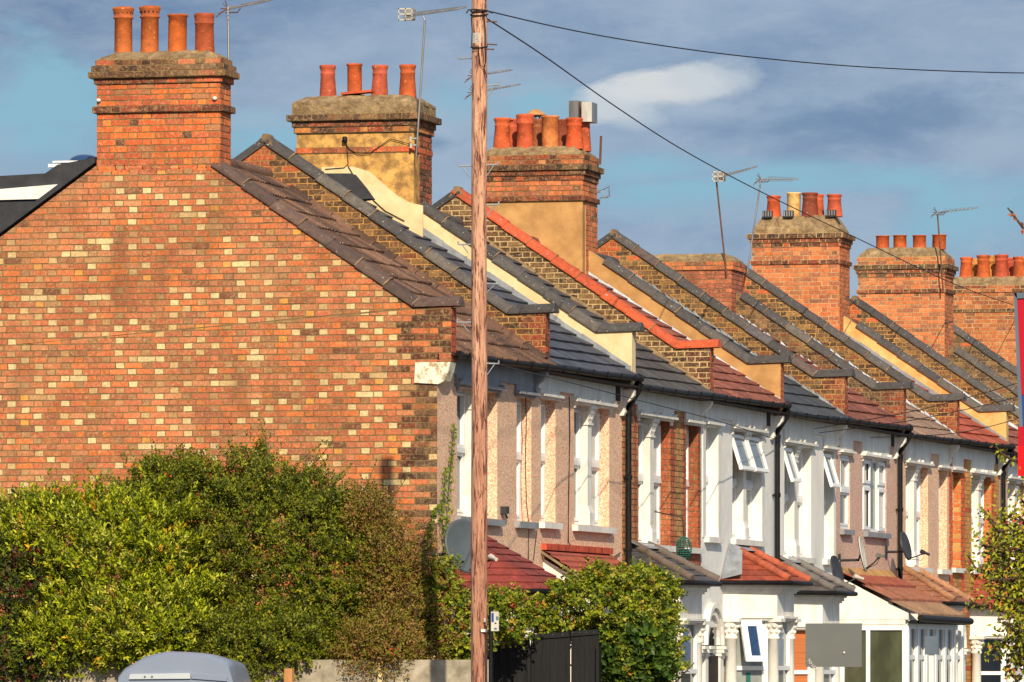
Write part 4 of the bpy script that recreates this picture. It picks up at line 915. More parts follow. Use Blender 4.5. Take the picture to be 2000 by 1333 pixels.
# ------------------------------------------------------------------ aerials
def aerial(label, base, top, boom_a, boom_b, matm='steel', mast_r=.014, n_el=14, el=.2, reflector='box', grp='television aerials on the chimneys', bracket_at=None, el_tilt=.25):
    """mast from base to top; boom from a to b (world points) carrying short cross rods"""
    t = thing('television_aerial', label, 'aerial', tuple(base), grp)
    m = MB(); m.tube([base, base.lerp(top, .5), top], mast_r, matm, 8); m.build('mast', t, t)
    m = MB(); m.tube([boom_a, boom_b], .009, 'steel', 6); d = (boom_b - boom_a).normalized(); s = Vector((.25, .93, 0)).normalized(); L = (boom_b - boom_a).length
    m.tube([top, boom_a.lerp(boom_b, .28) - Vector((0, 0, .0))], .008, matm, 6)
    m.build('boom', t, t)
    m = MB()
    for i in range(n_el):
        p = boom_a + d * (L * (.12 + .86 * i / n_el)); e = el * (1 - .35 * i / n_el)
        for sg in (-1, 1): m.tube([p, p + s * e * sg + Vector((0, 0, e * .30 * sg))], .0042, 'steel', 4)
    m.build('element', t, t)['kind'] = 'stuff'
    m = MB(); q = boom_a
    if reflector == 'box':
        for z in (-.075, .0, .07): m.box((q.x - .05, q.y - .13, q.z + z), (q.x + .14, q.y - .12, q.z + z + .018), 'pale_plastic')
        for x in (-.05, .04, .13): m.box((q.x + x, q.y - .13, q.z - .075), (q.x + x + .012, q.y - .12, q.z + .088), 'pale_plastic')
        m.box((q.x - .05, q.y + .1, q.z - .06), (q.x + .12, q.y + .11, q.z + .1), 'steel')
        for x in (-.05, .13): m.tube([(q.x + x, q.y - .125, q.z + .07), (q.x + x, q.y + .105, q.z + .07)], .005, 'steel', 4)
    else:
        for k in range(5):
            a = -.8 + k * .4; m.tube([q, q + Vector((-.09, s.y * a * .25, .12 * math.sin(a * 1.6)))], .006, 'rust', 4)
        m.tube([q + Vector((-.03, 0, -.05)), q + Vector((.12, 0, -.05)), q + Vector((.16, 0, .0))], .008, 'rust', 5)
    m.build('reflector', t, t)
    if bracket_at:
        m = MB()
        for b in bracket_at: m.tube([b, b + Vector((-.08, .05, 0))], .014, 'pale_plastic', 6); m.box(b + Vector((-.1, .02, -.03)), b + Vector((-.075, .04, .03)), 'pale_plastic')
        m.build('wall_bracket', t, t)
    return t
V = Vector
Y = .5; aerial('tall thin aerial beside the biggest chimney at top left', atY(449, 248, Y), atY(445, 14, Y), atY(445, 17, Y), atY(545, -3, Y), n_el=12, reflector='none', bracket_at=[atY(449, 195, Y), atY(449, 214, Y)])
Y = 9.3; aerial('long aerial with boxy white reflector on the cream rendered chimney', atY(813, 305, Y), atY(830, 40, Y), atY(790, 31, Y), atY(910, 15, Y), n_el=20, bracket_at=[atY(814, 271, Y), atY(814, 284, Y)])
Y = 29.0; aerial('rusty leaning aerial with white reflector on the low potless chimney', atY(1419, 540, Y), atY(1399, 352, Y), atY(1400, 347, Y), atY(1478, 326, Y), matm='rust', n_el=11, el=.22)
Y = 33.9; aerial('pale leaning aerial just left of the orange, cream and sooty pots', atY(1460, 530, Y), atY(1486, 352, Y), atY(1486, 350, Y), atY(1559, 351, Y), n_el=11, el=.2, reflector='n')
Y = 48.4; aerial('dark aerial on the chimney with four short pots', atY(1842, 567, Y), atY(1831, 418, Y), atY(1830, 415, Y), atY(1912, 406, Y), matm='rust', n_el=9, el=.22, reflector='n')
for yy, a, b, lb in ((19.1, (948, 145), (1001, 137), 'upper short aerial boom poking out right of the wooden pole'), (19.1, (948, 178), (1017, 165), 'lower aerial boom poking out right of the wooden pole')):
    aerial(lb, atY(935, 330, yy), atY(935, a[1] + 2, yy), atY(925, a[1] + 3, yy), atY(b[0], b[1], yy), n_el=12, el=.14, reflector='n')
# broken aerial + bare pipe on chimney 4 flank
t = thing('television_aerial', 'small bent aerial on the right flank of the eight pot chimney', 'aerial', tuple(atY(1170, 385, 19.6)), 'television aerials on the chimneys')
m = MB(); Y = 19.6
for l in (((1168, 374), (1180, 370), (1189, 365)), ((1170, 388), (1189, 384)), ((1175, 372), (1182, 388)), ((1189, 363), (1190, 384), (1182, 388)), ((1160, 378), (1172, 376))): m.tube([atY(x, y, Y) for x, y in l], .007, 'steel', 5)
m.build('element', t, t)
m = MB(); m.tube([atY(1172, 322, 19.9), atY(1174, 266, 19.9)], .018, 'rust', 8); tag(m.build('vent_pipe'), 'rusty bare pipe standing at the right end of the eight pot chimney', 'pipe')
# ------------------------------------------------------------------ satellite dishes
def dish(label, c, R_, az, tilt, mat, arm_to, wall=None, lnb='pale_plastic'):
    t = thing('satellite_dish', label, 'satellite dish', tuple(c), 'satellite dishes on the fronts')
    d = V((math.cos(az) * math.cos(tilt), math.sin(az) * math.cos(tilt), math.sin(tilt))); u = d.cross(V((0, 0, 1))).normalized(); w = u.cross(d).normalized()
    vs = []; fs = []; N = 28; rr = (0, .35, .7, .93, 1.0, 1.03)
    for r in rr[1:]:
        for k in range(N):
            a = 2 * math.pi * k / N; dep = (r * r - 1) * .14 * R_ + (-.02 if r > 1.01 else 0)
            vs.append(c + (u * math.cos(a) * .92 + w * math.sin(a)) * R_ * r + d * dep)
    for i in range(len(rr) - 2):
        for k in range(N): fs.append((i * N + k, i * N + (k + 1) % N, (i + 1) * N + (k + 1) % N, (i + 1) * N + k))
    vs.append(c - d * .14 * R_); fs += [((k + 1) % N, k, len(vs) - 1) for k in range(N)]
    m = MB(); m.faces(vs, fs, mat, smooth=True); m.faces([v - d * .012 for v in vs], fs, 'dish_dark', smooth=True); m.build('reflector', t, t)
    m = MB(); e = V(arm_to); b = c - w * R_ * .9
    m.tube([b - d * .05, b.lerp(e, .5) - V((0, 0, .01)), e], .011, 'dish_dark', 6); m.tube([b, e + V((0, 0, -.02)), e + V((-.05, 0, -.12)), b - d * .04], .005, 'cable', 5); m.build('arm', t, t)
    m = MB(); k = (c - e).normalized(); m.tube([e + k * .07, e + k * .03, e - k * .03, e - k * .09], [.036, .036, .022, .022], lnb, 10); m.build('feed_horn', t, t)
    m = MB(); h = V((XF, c.y + .05, c.z - .1)); m.tube([c - d * .18 * R_, c - d * .3 * R_ - V((0, 0, .08)), h], .02, 'dish_dark', 8); m.box((XF, h.y - .07, h.z - .1), (XF + .02, h.y + .07, h.z + .1), 'dish_dark'); m.build('wall_mount', t, t)
    return t
c = atX(912, 1066, -19.55); dish('large smooth grey dish half behind the wooden pole', c, .32, math.radians(-40), .25, 'dish_grey', atX(963, 1090, -19.1))
c = atX(1637, 1115, -19.72); dish('dark grey dish on the smooth white house above the small grey bay roof', c, .235, math.radians(-8), .25, 'dish_dark', atX(1676, 1128, -19.45))
c = atX(1687, 1082, -19.7); dish('pale edged dish seen from the side on the dull pink house', c, .27, math.radians(4), .2, 'pale_plastic', atX(1719, 1086, -19.4), lnb='steel')
c = atX(1771, 1066, -19.75); dish('dark dish just right of the last black downpipe but one', c, .23, math.radians(-6), .25, 'dish_dark', atX(1806, 1080, -19.5), lnb='dish_dark')
# ------------------------------------------------------------------ telegraph pole
t = thing('telegraph_pole', 'tall weathered reddish wooden telegraph pole in front of the first houses', 'pole', (-17.0, -7.9, 0))
m = MB(); PY_ = -7.9; PXx = atY(936, 800, PY_).x; lv = [0, 1, 2, 3, 4, 5, 6, 7, 8, 9, 9.3]
m.tube([(PXx + .004 * math.sin(z * 1.7), PY_, z) for z in lv], [.0905 - .0012 * z + .0015 * math.sin(z * 5) for z in lv], 'pole_wood', 32); pb = m.build('pole_shaft', t, t)
def pp(px, py, d=0): p = atY(px, py, PY_ - .1 - d); return p
m = MB(); p = pp(934, 84); rr_ = .083
for i in range(5):
    a0 = math.radians(-150 + i * 22); a1 = math.radians(-150 + (i + 1) * 22)
    f = lambda a, z: (PXx + math.cos(a) * rr_, PY_ + math.sin(a) * rr_, z)
    m.faces([f(a0, p.z - .0), f(a1, p.z), f(a1, p.z + .11), f(a0, p.z + .11)], [(0, 1, 2, 3)], 'white_paint')
    m.faces([f(a0, p.z - .0), f(a1, p.z), f(a1, p.z + .11), f(a0, p.z + .11)], [(3, 2, 1, 0)], 'white_paint')
m.build('plate', t, t)
m = MB()
for zz, r in ((pp(934, 27).z, .094), (pp(934, 20).z, .09), (pp(934, 90).z, .088)):
    m.tube([(PXx + r * math.cos(a), PY_ + r * math.sin(a), zz + .02 * math.sin(a)) for a in [math.radians(x) for x in range(-200, 30, 15)]], .007, 'cable', 5)
m.tube([pp(948, 0), pp(949, 12), pp(945, 25), pp(948, 60), pp(948, 90), pp(949, 120), pp(945, 132), pp(938, 128), pp(935, 105), pp(934, 90)], .006, 'cable', 5)
m.tube([pp(922, 24), pp(920, 30), pp(922, 60), pp(921, 88), pp(925, 97), pp(931, 98), pp(932, 90), pp(927, 88)], .005, 'cable', 5)
m.tube([pp(945, 132), pp(948, 142), pp(951, 152)], .006, 'cable', 5)
m.tube([pp(911, 26, .02), pp(915, 20), pp(928, 19), pp(950, 21), pp(962, 26)], .008, 'cable', 5); m.build('pole_cable', t, t)
for (a, b) in (((945, 42), (971, 43)), ((945, 86), (971, 88)), ((945, 96), (965, 97))):
    m = MB(); m.tube([atY(a[0], a[1], -7.9), atY(b[0], b[1], -7.9)], .008, 'rust', 6); m.build('iron_peg', t, t)
for (a, b, c) in (((925, 114), (895, 115), None), ((945, 168), (975, 166), (950, 193)), ((945, 322), (972, 322), (950, 345)), ((925, 324), (895, 325), (919, 348)), ((945, 401), (974, 400), (952, 422)), ((925, 478), (895, 478), (915, 495)), ((945, 554), (975, 555), (951, 572)), ((925, 630), (893, 630), (915, 648)), ((945, 710), (974, 711), (951, 733))):
    m = MB(); A, B = atY(a[0], a[1], -7.9), atY(b[0], b[1], -7.9); m.tube([A, B], .009, 'lead', 6); m.tube([B, B + V((0, 0, .035))], .009, 'lead', 6)
    if c: m.tube([A.lerp(B, .75), atY(c[0], c[1], -7.9)], .006, 'lead', 5)
    m.build('climbing_step', t, t)
m = MB(); p = pp(948, 1232, .0); m.box((p.x - .05, PY_ - .094, p.z - .015), (p.x + .012, PY_ - .07, p.z + .015), 'white_paint'); m.box((p.x - .02, PY_ - .094, p.z + .09), (p.x + .0, PY_ - .07, p.z + .13), 'pale_plastic'); m.build('label_band', t, t)
# small notice on a slim post right of the pole
t = thing('street_notice', 'small pale notice with blue corner on a slim black post right of the wooden pole', 'sign', tuple(V((atY(961, 1333, -8.3).x, -8.3, 0))))
p = atY(958, 1230, -8.3); m = MB(); m.tube([(p.x - .005, -8.26, 0), (p.x - .005, -8.26, atY(958, 1185, -8.3).z)], .024, 'black_plastic', 8); m.build('post', t, t)
a, b = atY(959, 1195, -8.3), atY(974, 1233, -8.3); m = MB(); m.box((a.x, -8.3, b.z), (b.x, -8.29, a.z), 'pale_plastic'); m.box((a.x + .006, -8.303, a.z - .11), (a.x + .03, -8.3, a.z - .015), 'sign_blue')
m.box((a.x + .055, -8.303, a.z - .09), (a.x + .08, -8.3, a.z - .05), 'sign_frame'); m.box((a.x + .04, -8.303, a.z - .13), (a.x + .06, -8.3, a.z - .115), 'dish_dark'); m.box((a.x + .035, -8.303, a.z - .19), (a.x + .062, -8.3, a.z - .17), 'sign_frame'); m.build('notice_plate', t, t)
# ------------------------------------------------------------------ overhead wires
def wire(label, pts, r=.0075, grp=None, name='overhead_wire'):
    m = MB(); m.tube(pts, r, 'cable', 5); o = m.build(name); tag(o, label, 'wire', grp); return o
def catenary(a, b, sag, n=40): return [a.lerp(b, i / n) - V((0, 0, sag * 4 * (i / n) * (1 - i / n))) for i in range(n + 1)]
def thru(pl): # smooth curve through survey points at stated depth
    P = [atY(x, y, yy) for x, y, yy in pl]; out = []
    for i in range(len(P) - 1):
        p0, p1, p2, p3 = P[max(i - 1, 0)], P[i], P[i + 1], P[min(i + 2, len(P) - 1)]
        for k in range(8):
            t = k / 8; out.append(.5 * ((2 * p1) + (p2 - p0) * t + (2 * p0 - 5 * p1 + 4 * p2 - p3) * t * t + (3 * p1 - p0 - 3 * p2 + p3) * t ** 3))
    return out + [P[-1]]
wire('thin black wire running nearly level from the pole top to the right edge', thru([(948, 21, -7.9), (1100, 56, -5), (1250, 83, -1), (1450, 110, 2), (1700, 132, 6), (2000, 143, 11), (2300, 140, 16)]))
wire('thin black wire dropping steeply from the pole top across the sky to the far chimneys', thru([(948, 35, -7.8), (1060, 108, -3), (1200, 207, 7), (1330, 291, 14), (1480, 372, 24), (1666, 462, 35), (1861, 554, 47), (1990, 600, 58)]), .0085)
wire('faint service wire crossing the upper windows of the striped and white houses', thru([(925, 700, -7.8), (1130, 752, 4), (1250, 783, 8), (1400, 822, 13), (1525, 862, 20)]), .006)
for n, (a, b, c) in enumerate((((1590, 838), (1800, 800), (2010, 742)), ((1600, 846), (1800, 818), (2010, 770)), ((1700, 855), (1870, 846), (2010, 812)))):
    wire(['uppermost', 'middle', 'lowest'][n] + ' of three faint wires over the far orange roof', thru([(*a, 20), (*b, 18), (*c, 14), (c[0] + 80, c[1] - 30, 13)]), .006, 'faint wires over the far roofs')
m = MB(); m.tube(thru([(1112, 780, 7), (1113, 900, 7), (1111, 1010, 7), (1112, 1068, 7)]), .006, 'cable', 5)
o = [atX(x, y, XF + .02) for x, y in ((1112, 775), (1113, 850), (1111, 960), (1110, 1060), (1122, 1074), (1150, 1080), (1180, 1092), (1200, 1088), (1212, 1080))]
m = MB(); m.tube(o, .007, 'cable', 5); tag(m.build('wall_cable'), 'black cable running down the pink pebbledash then along the small red roof', 'cable')
m = MB(); m.tube([atX(x, y, XF + .02) for x, y in ((1026, 765), (1028, 820), (1026, 900), (1028, 980), (1033, 1030), (1032, 1095))], .006, 'cable', 5); m.tube([atX(x, y, XF + .03) for x, y in ((1049, 1035), (1046, 1060), (1042, 1095))], .005, 'cable', 5); tag(m.build('wall_cable'), 'black cable down the narrow window just right of the wooden pole', 'cable')
m = MB(); p = atX(984, 996, XF + .03); m.box((XF, p.y - .06, p.z - .05), (XF + .08, p.y + .08, p.z + .04), 'dish_dark'); m.tube([p, p + V((.02, .1, -.1))], .012, 'cable', 5); tag(m.build('wall_vent'), 'small dark box fixed on the pink pebbledash right of the wooden pole', 'vent')
# hanging basket of green mesh on house 3
t = thing('hanging_basket', 'green mesh hanging feeder in front of the striped brick wall', 'hanging basket', tuple(atX(1336, 1072, -19.7)))
c = atX(1336, 1072, -19.7); m = MB(); N = 14
for k in range(N):
    a = 2 * math.pi * k / N; m.tube([c + V((math.cos(a + z * 1.5) * .105 * math.sqrt(max(0.02, 1 - (z / .16) ** 2)), math.sin(a + z * 1.5) * .105 * math.sqrt(max(0.02, 1 - (z / .16) ** 2)), z)) for z in [x * .032 - .16 for x in range(11)]], .006, 'green_mesh', 4)
for z in [x * .03 - .13 for x in range(10)]:
    r = .107 * math.sqrt(1 - (z / .16) ** 2); m.tube([c + V((math.cos(a) * r, math.sin(a) * r, z)) for a in [k * .45 for k in range(15)]], .005, 'green_mesh', 4)
m.build('mesh_cage', t, t)
m = MB(); m.lathe(c - V((0, 0, .12)), [(.004, 0), (.07, .02), (.09, .06), (.07, .1), (.004, .12)], 'dark_timber', 14); m.build('filling', t, t)
m = MB(); m.tube([c + V((0, 0, .16)), c + V((-.02, 0, .42)), V((XF, c.y + .0, c.z + .5))], .008, 'cable', 5); m.build('hook', t, t)
# boards
def board(label, x0, y0, x1, y1, Y, mat, name='estate_board'):
    a, b = atY(x0, y0, Y), atY(x1, y1, Y); t = thing(name, label, 'board', (a.x, Y, 0), 'blank boards on posts')
    m = MB(); m.box((a.x, Y, b.z), (b.x, Y + .02, a.z), mat); o = m.build('board_panel', t, t)
    m = MB(); m.box((a.x + .06, Y + .022, 0), (a.x + .13, Y + .08, a.z - .02), 'white_paint'); m.build('post', t, t)
    return t, a, b
t, a, b = board('large plain dark grey board with one pale spot in front of the white bays', 1573, 1218, 1683, 1303, 12.0, 'board_grey')
m = MB(); p = atY(1649, 1275, 12); m.lathe((p.x, 11.99, p.z - .015), [(.004, 0), (.014, .006), (.014, .02), (.004, .03)], 'white_paint', 10)
m.build('pale_mark', t, t)
cu = bpy.data.curves.new('lettering', 'FONT'); cu.body = 'TO LET'; cu.size = .055; cu.extrude = .001; tmp = bpy.data.objects.new('tmp', cu); COL.objects.link(tmp); bpy.context.view_layer.update(); me_ = bpy.data.meshes.new_from_object(tmp.evaluated_get(bpy.context.evaluated_depsgraph_get())); bpy.data.objects.remove(tmp); bpy.data.curves.remove(cu); me_.name = 'lettering'; me_.materials.clear(); me_.materials.append(M['white_paint']); lo = bpy.data.objects.new('lettering', me_); COL.objects.link(lo)
q = atY(1576, 1290, 12); lo.parent = t; lo.location = (q.x - t.location.x, -.006, q.z - t.location.z); lo.rotation_euler = (math.pi / 2, math.radians(50), 0)
board('small pale grey board beside the glazed porch', 1806, 1243, 1832, 1279, 22.0, 'sign_frame')
# red sign at the right edge
Y = -8.; t = thing('shop_sign', 'tall red sign in a grey frame cut off by the right edge', 'sign', (atY(2010, 700, Y).x, Y, 0))
x = lambda px: atY(px, 700, Y).x; z = lambda py: atY(1990, py, Y).z
fr = [(x(1981), z(573)), (x(1990), z(573)), (x(1998), z(835)), (x(1992), z(835))]
m = MB(); m.prism_y([(x(1981), z(573)), (x(1992), z(835)), (x(1999), z(835)), (x(1987), z(573))], Y - .04, Y + .06, 'sign_frame'); m.prism_y([(x(1981), z(573)), (x(1987), z(584)), (x(2200), z(575)), (x(2200), z(563))], Y - .04, Y + .06, 'sign_frame'); m.build('sign_frame', t, t)
m = MB(); m.prism_y([(x(1986.5), z(583)), (x(1995), z(772)), (x(2195), z(772)), (x(2195), z(574))], Y - .02, Y + .04, 'sign_red'); m.build('sign_panel', t, t)
m = MB(); m.prism_y([(x(1995.5), z(773)), (x(1998), z(832)), (x(2195), z(832)), (x(2195), z(773))], Y - .02, Y + .04, 'sign_blue'); m.build('sign_panel', t, t)['label'] = 'blue band of the sign'
m = MB(); m.box((x(1990), Y - .06, z(930)), (x(2195), Y + .1, z(872)), 'sign_scarlet'); m.box((x(1990), Y - .06, z(872)), (x(2195), Y + .1, z(834)), 'sign_red'); m.build('lower_box', t, t)
m = MB(); m.box((x(2120), Y, 0), (x(2140), Y + .06, z(900)), 'sign_frame'); m.build('post', t, t)
# ------------------------------------------------------------------ van
Y = -12.; t = thing('parked_van', 'grey blue van roof with a pale riveted strip showing at the bottom left edge', 'van', (atY(345, 1300, Y).x, Y + 1.5, 0))
top = PY([(229, 1335), (231, 1320), (243, 1306), (262, 1295), (283, 1283), (305, 1277), (330, 1272.5), (360, 1273.5), (390, 1276), (410, 1279), (430, 1286), (445, 1291), (450, 1305), (457, 1330), (458, 1337)], Y)
x0v, x1v = top[0][0], top[-1][0]; n = len(top); vs = []; fs = []
for (yy, s, dz) in ((Y - .05, .985, -.035), (Y + .05, 1., 0), (Y + 1.0, 1.02, .0), (Y + 2.4, 1.02, -.02), (Y + 3.6, .98, -.06)):
    cxv = (x0v + x1v) / 2
    vs += [(cxv + (x - cxv) * s - (yy - Y) * TS / TC * .95, yy, z + dz * min(1, (z - 1.75) / .3)) for x, z in top]
for r in range(4):
    for k in range(n - 1): fs.append((r * n + k, (r + 1) * n + k, (r + 1) * n + k + 1, r * n + k + 1))
fs.append(tuple(range(n))); m = MB(); m.faces(vs, fs[:-1], 'van_paint', smooth=True); m.faces(vs[:n], [tuple(range(n))], 'van_paint'); m.build('roof', t, t)
sh = 3.6 * TS / TC; m = MB(); m.prism_z([(x0v - .1, Y - .02), (x1v + .1, Y - .02), (x1v + .1 - sh, Y + 3.6), (x0v - .1 - sh, Y + 3.6)], .35, 1.735, 'van_paint'); m.build('body', t, t)
q = PY([(258, 1317), (375, 1315), (376, 1326), (256, 1327)], Y); m = MB(); m.prism_y(q[::-1], Y - .075, Y - .05, 'van_strip')
q = PY([(375, 1315.5), (378, 1326), (446, 1331), (448, 1323), (420, 1320)], Y); m.prism_y(q, Y - .07, Y - .05, 'van_paint')
for px in (283, 297):
    p = atY(px, 1322, Y - .08); m.tube([(p.x, Y - .085, p.z), (p.x, Y - .07, p.z)], .010, 'steel', 10)
m.build('rear_strip', t, t)
m = MB()
for x_ in (x0v, x1v):
    for yy in (Y + .7, Y + 3.1): xx = x_ - (yy - Y) * TS / TC; m.tube([(xx - .08, yy, .33), (xx + .08, yy, .33)], .33, 'rubber', 24)
m.build('wheel', t, t)
# ------------------------------------------------------------------ fences
t = thing('panel_fence', 'pale flat fence panels under the dark shrubs left of the wooden pole', 'fence', (-21, -4.6, 0))
zt = atY(800, 1289, -4.6).z; m = MB(); xs = [-26.4, -24.6, -22.8, -21, -19.57, -18.3]
for i in range(len(xs) - 1): m.box((xs[i] + .03, -4.6, 0), (xs[i + 1] - .03, -4.57, zt + (.0 if i > 1 else -.02)), 'pale_fence')
m.build('panel', t, t)
for i in (1, 2, 3, 4): m = MB(); m.box((xs[i] - .028, -4.615, 0), (xs[i] + .028, -4.56, zt + .03), 'render_cream' if i == 4 else 'pale_fence'); m.build('post', t, t)
p = atY(565, 1306, -5.4); m = MB(); m.box((p.x - .045, -5.45, 0), (p.x + .045, -5.36, p.z), 'new_timber'); tag(m.build('timber_post'), 'single fresh orange wooden post below the dark shrub', 'post')
t = thing('garden_fence', 'matt black garden fence under the ivy right of the wooden pole', 'fence', (-18.6, .3, 0)); Y = .3
for (a, b, ta, tb, dy) in ((950, 1034, 1262, 1250, 0), (1036, 1112, 1241, 1236, .02), (1114, 1168, 1235, 1231, .04)):
    m = MB(); q = PY([(a, ta), (b, tb)], Y); m.prism_y([(q[0][0], 0), (q[1][0], 0), (q[1][0], q[1][1]), (q[0][0], q[0][1])], Y + dy, Y + dy + .03, 'black_fence')
    k = 5
    for i in range(k): xx = q[0][0] + (q[1][0] - q[0][0]) * (i + .5) / k; m.box((xx - .003, Y + dy - .006, 0), (xx + .003, Y + dy, min(q[0][1], q[1][1]) - .06), 'cable')
    m.prism_y([(q[0][0], q[0][1] - .05), (q[1][0], q[1][1] - .05), (q[1][0], q[1][1] + .01), (q[0][0], q[0][1] + .01)], Y + dy - .02, Y + dy, 'black_fence')
    for i in range(4): xx = q[0][0] + (q[1][0] - q[0][0]) * (i + .3) / 4; m.lathe((xx, Y + dy - .022, q[1][1] - .03), [(.003, 0), (.006, .003), (.003, .007)], 'steel', 6)
    m.build('panel', t, t)
m = MB(); q = PY([(1034, 1333), (1168, 1333)], Y)
for g in q: m.box((g[0] - .02, Y - .03, 0), (g[0] + .02, Y + .08, 2.2), 'black_fence')
m.build('post', t, t)
# ------------------------------------------------------------------ foliage
NR = random.Random(11)
def leaf(mb, p, d, n, L, w, col):
    d = d.normalized(); s = d.cross(n)
    if s.length < 1e-3: return
    s.normalize(); nn = s.cross(d); mid = p + d * L * .5
    a = mid + s * w * .5 + nn * w * .18; b = mid - s * w * .5 + nn * w * .18; tip = p + d * L
    i = len(mb.v); mb.v += [tuple(p), tuple(a), tuple(tip), tuple(b)]; k = mb.mi('leaf')
    mb.f += [(i, i + 1, i + 2), (i, i + 2, i + 3)]; mb.m += [k, k]; mb.c += [col, col]; mb.sm += [False, False]
def shrub(name, label, cat, blobs, density, L, w, cols, up=.5, lobes=5, spread=.9, berries=None, grp=None, wires=None, depth=.35, accents=None, base=None, ymax=None, sprig=.11, tips=0, whips=None, gap=.17):
    """blobs: ellipsoids (px, py, Y, rx, ry, rz) surveyed in the picture; sprigs of leaves grow through their outer shell"""
    bl = [(atY(px, py, Y), rx, ry, rz) for px, py, Y, rx, ry, rz in blobs]
    b0 = bl[0][0]; t = thing(name, label, cat, (b0.x, b0.y, 0), grp)
    mb = MB(); bb = MB(); tw = MB(); ax = NR.uniform(0, 9)
    for bi, (c, rx, ry, rz) in enumerate(bl):
        area = 4 * math.pi * ((rx * ry) ** 1.6 / 3 + (rx * rz) ** 1.6 / 3 + (ry * rz) ** 1.6 / 3) ** (1 / 1.6)
        for _ in range(int(area * density)):
            v = V((NR.gauss(0, 1), NR.gauss(0, 1), NR.gauss(0, 1))).normalized()
            if v.y > .45: continue
            lump = 1 + .15 * math.sin(v.x * lobes * 2.1 + ax + bi) * math.sin(v.z * lobes * 2.3 + bi * 2 + v.y * 3) + .08 * math.sin(v.x * 19 + v.z * 3 + ax) * math.sin(v.z * 17 + v.y * 9 + bi)
            r = (1 - (depth + .12) * NR.random() ** 1.25) * lump
            if tips and NR.random() < tips: r *= 1.0 + NR.random() ** 1.6 * .24
            p = c + V((v.x * rx * r, v.y * ry * r, v.z * rz * r))
            if p.z < .2 or p.y > -.03 and (ymax is None) and p.x < XF: continue
            if ymax is not None and p.y > ymax: continue
            inside = False
            for bj, (c2, a2, b2, d2) in enumerate(bl):
                if bj != bi:
                    q = p - c2
                    if (q.x / a2) ** 2 + (q.y / b2) ** 2 + (q.z / d2) ** 2 < .62: inside = True; break
            if inside: continue
            if r > .84 and math.sin(p.x * 9.3 + ax) * math.sin(p.z * 8.1 + p.x * 2.2 + ax * 3) * math.sin(p.y * 5 + p.z * 3.3 + bi) > gap: continue
            out = V((v.x / rx, v.y / ry, v.z / rz)).normalized(); d = (out * .7 + V((NR.gauss(0, .45), NR.gauss(0, .45), NR.gauss(0, .45) + up))).normalized()
            patch = math.sin(p.x * 3.1 + ax) * math.sin(p.z * 3.7 + ax * 2) + math.sin(p.x * 7.3 + p.z * 5.1) * .5
            cs = cols if not accents or NR.random() > accents[1] * (1.6 if patch > .5 else .5) else accents[0]
            hue = pick(NR, cs, .12)
            nl = NR.randint(4, 7); sd = NR.uniform(0, 6.28); s1 = d.cross(V((0, 0, 1)))
            if s1.length < .05: s1 = V((1, 0, 0))
            s1.normalize(); s2 = d.cross(s1)
            for k in range(nl):
                a = sd + k * 2.4; side = s1 * math.cos(a) + s2 * math.sin(a); o = p + d * (sprig * k / nl)
                ld = d * (.55 + .5 * k / nl) + side * spread + V((0, 0, NR.uniform(-.15, .1)))
                cv = NR.uniform(.66, 1.1); sc = NR.uniform(.75, 1.2)
                leaf(mb, o, ld, d + V((0, 0, .3)), L * sc, w * sc, tuple(x * cv for x in hue))
            if NR.random() < .04: tw.tube([p - d * .2, p + d * sprig * .8], .0035, 'bark', 4)
            if berries and patch > .55 and NR.random() < berries[1]:
                for k in range(NR.randint(2, 5)):
                    q = p + d * .04 + V((NR.gauss(0, .03), NR.gauss(0, .03), NR.gauss(0, .03))); bb.lathe(q, [(.001, -.009), (.009, -.003), (.009, .003), (.001, .009)], 'terracotta', 6, pick(NR, berries[0]))
    if base:
        for (px, Y, h) in base:
            p = atY(px, 1300, Y); f = bl[0][0]
            tw.tube([(p.x, Y, 0), (p.x + NR.uniform(-.1, .1), Y, h * .5), (p.x + NR.uniform(-.3, .3), Y, h)], [.05, .035, .015], 'bark', 7)
            for j in range(5):
                z = h * (.4 + .1 * j); tw.tube([(p.x, Y, z), (p.x + NR.uniform(-.8, .8), Y + NR.uniform(-.3, .1), z + NR.uniform(.3, .8))], [.02, .006], 'bark', 5)
    for (x0, y0, x1, y1, YY) in (whips or ()):
        a, b = atY(x0, y0, YY), atY(x1, y1, YY); mid = a.lerp(b, .5) + V((NR.uniform(-.06, .06), 0, .05)); tw.tube([a, mid, b], [.006, .004, .002], 'bark', 5)
        for k in range(14):
            f = .25 + .75 * k / 13; q = a.lerp(mid, f * 2) if f < .5 else mid.lerp(b, f * 2 - 1)
            leaf(mb, q, V((NR.uniform(-1, 1), NR.uniform(-.6, .3), NR.uniform(-.2, .9))), V((0, -1, .3)), L * NR.uniform(.6, 1.1), w * NR.uniform(.6, 1.1), pick(NR, cols))
    mb.build('foliage', t, t)
    if tw.v: tw.build('stem', t, t)
    if bb.v: bb.build('berries', t, t)['kind'] = 'stuff'
    return t
LAUREL = [((158, 168, 22), 3), ((188, 190, 40), 2.4), ((128, 142, 20), 3), ((200, 198, 84), .9), ((80, 94, 20), 2)]
DARKG = [((112, 122, 22), 3), ((92, 104, 20), 3), ((132, 136, 26), 2.4), ((152, 150, 38), 1.3), ((70, 78, 22), 2)]
BROWNG = [((136, 116, 44), 3), ((156, 118, 60), 2), ((132, 128, 36), 3.4), ((162, 128, 72), 1), ((116, 68, 42), 1)]
REDG = [((80, 92, 28), 3), ((98, 108, 32), 2), ((104, 50, 38), 1), ((48, 60, 26), 2)]
IVY = [((134, 146, 30), 3), ((158, 162, 40), 3), ((100, 120, 24), 2.6), ((172, 158, 60), 1.3), ((62, 78, 24), 1.2)]
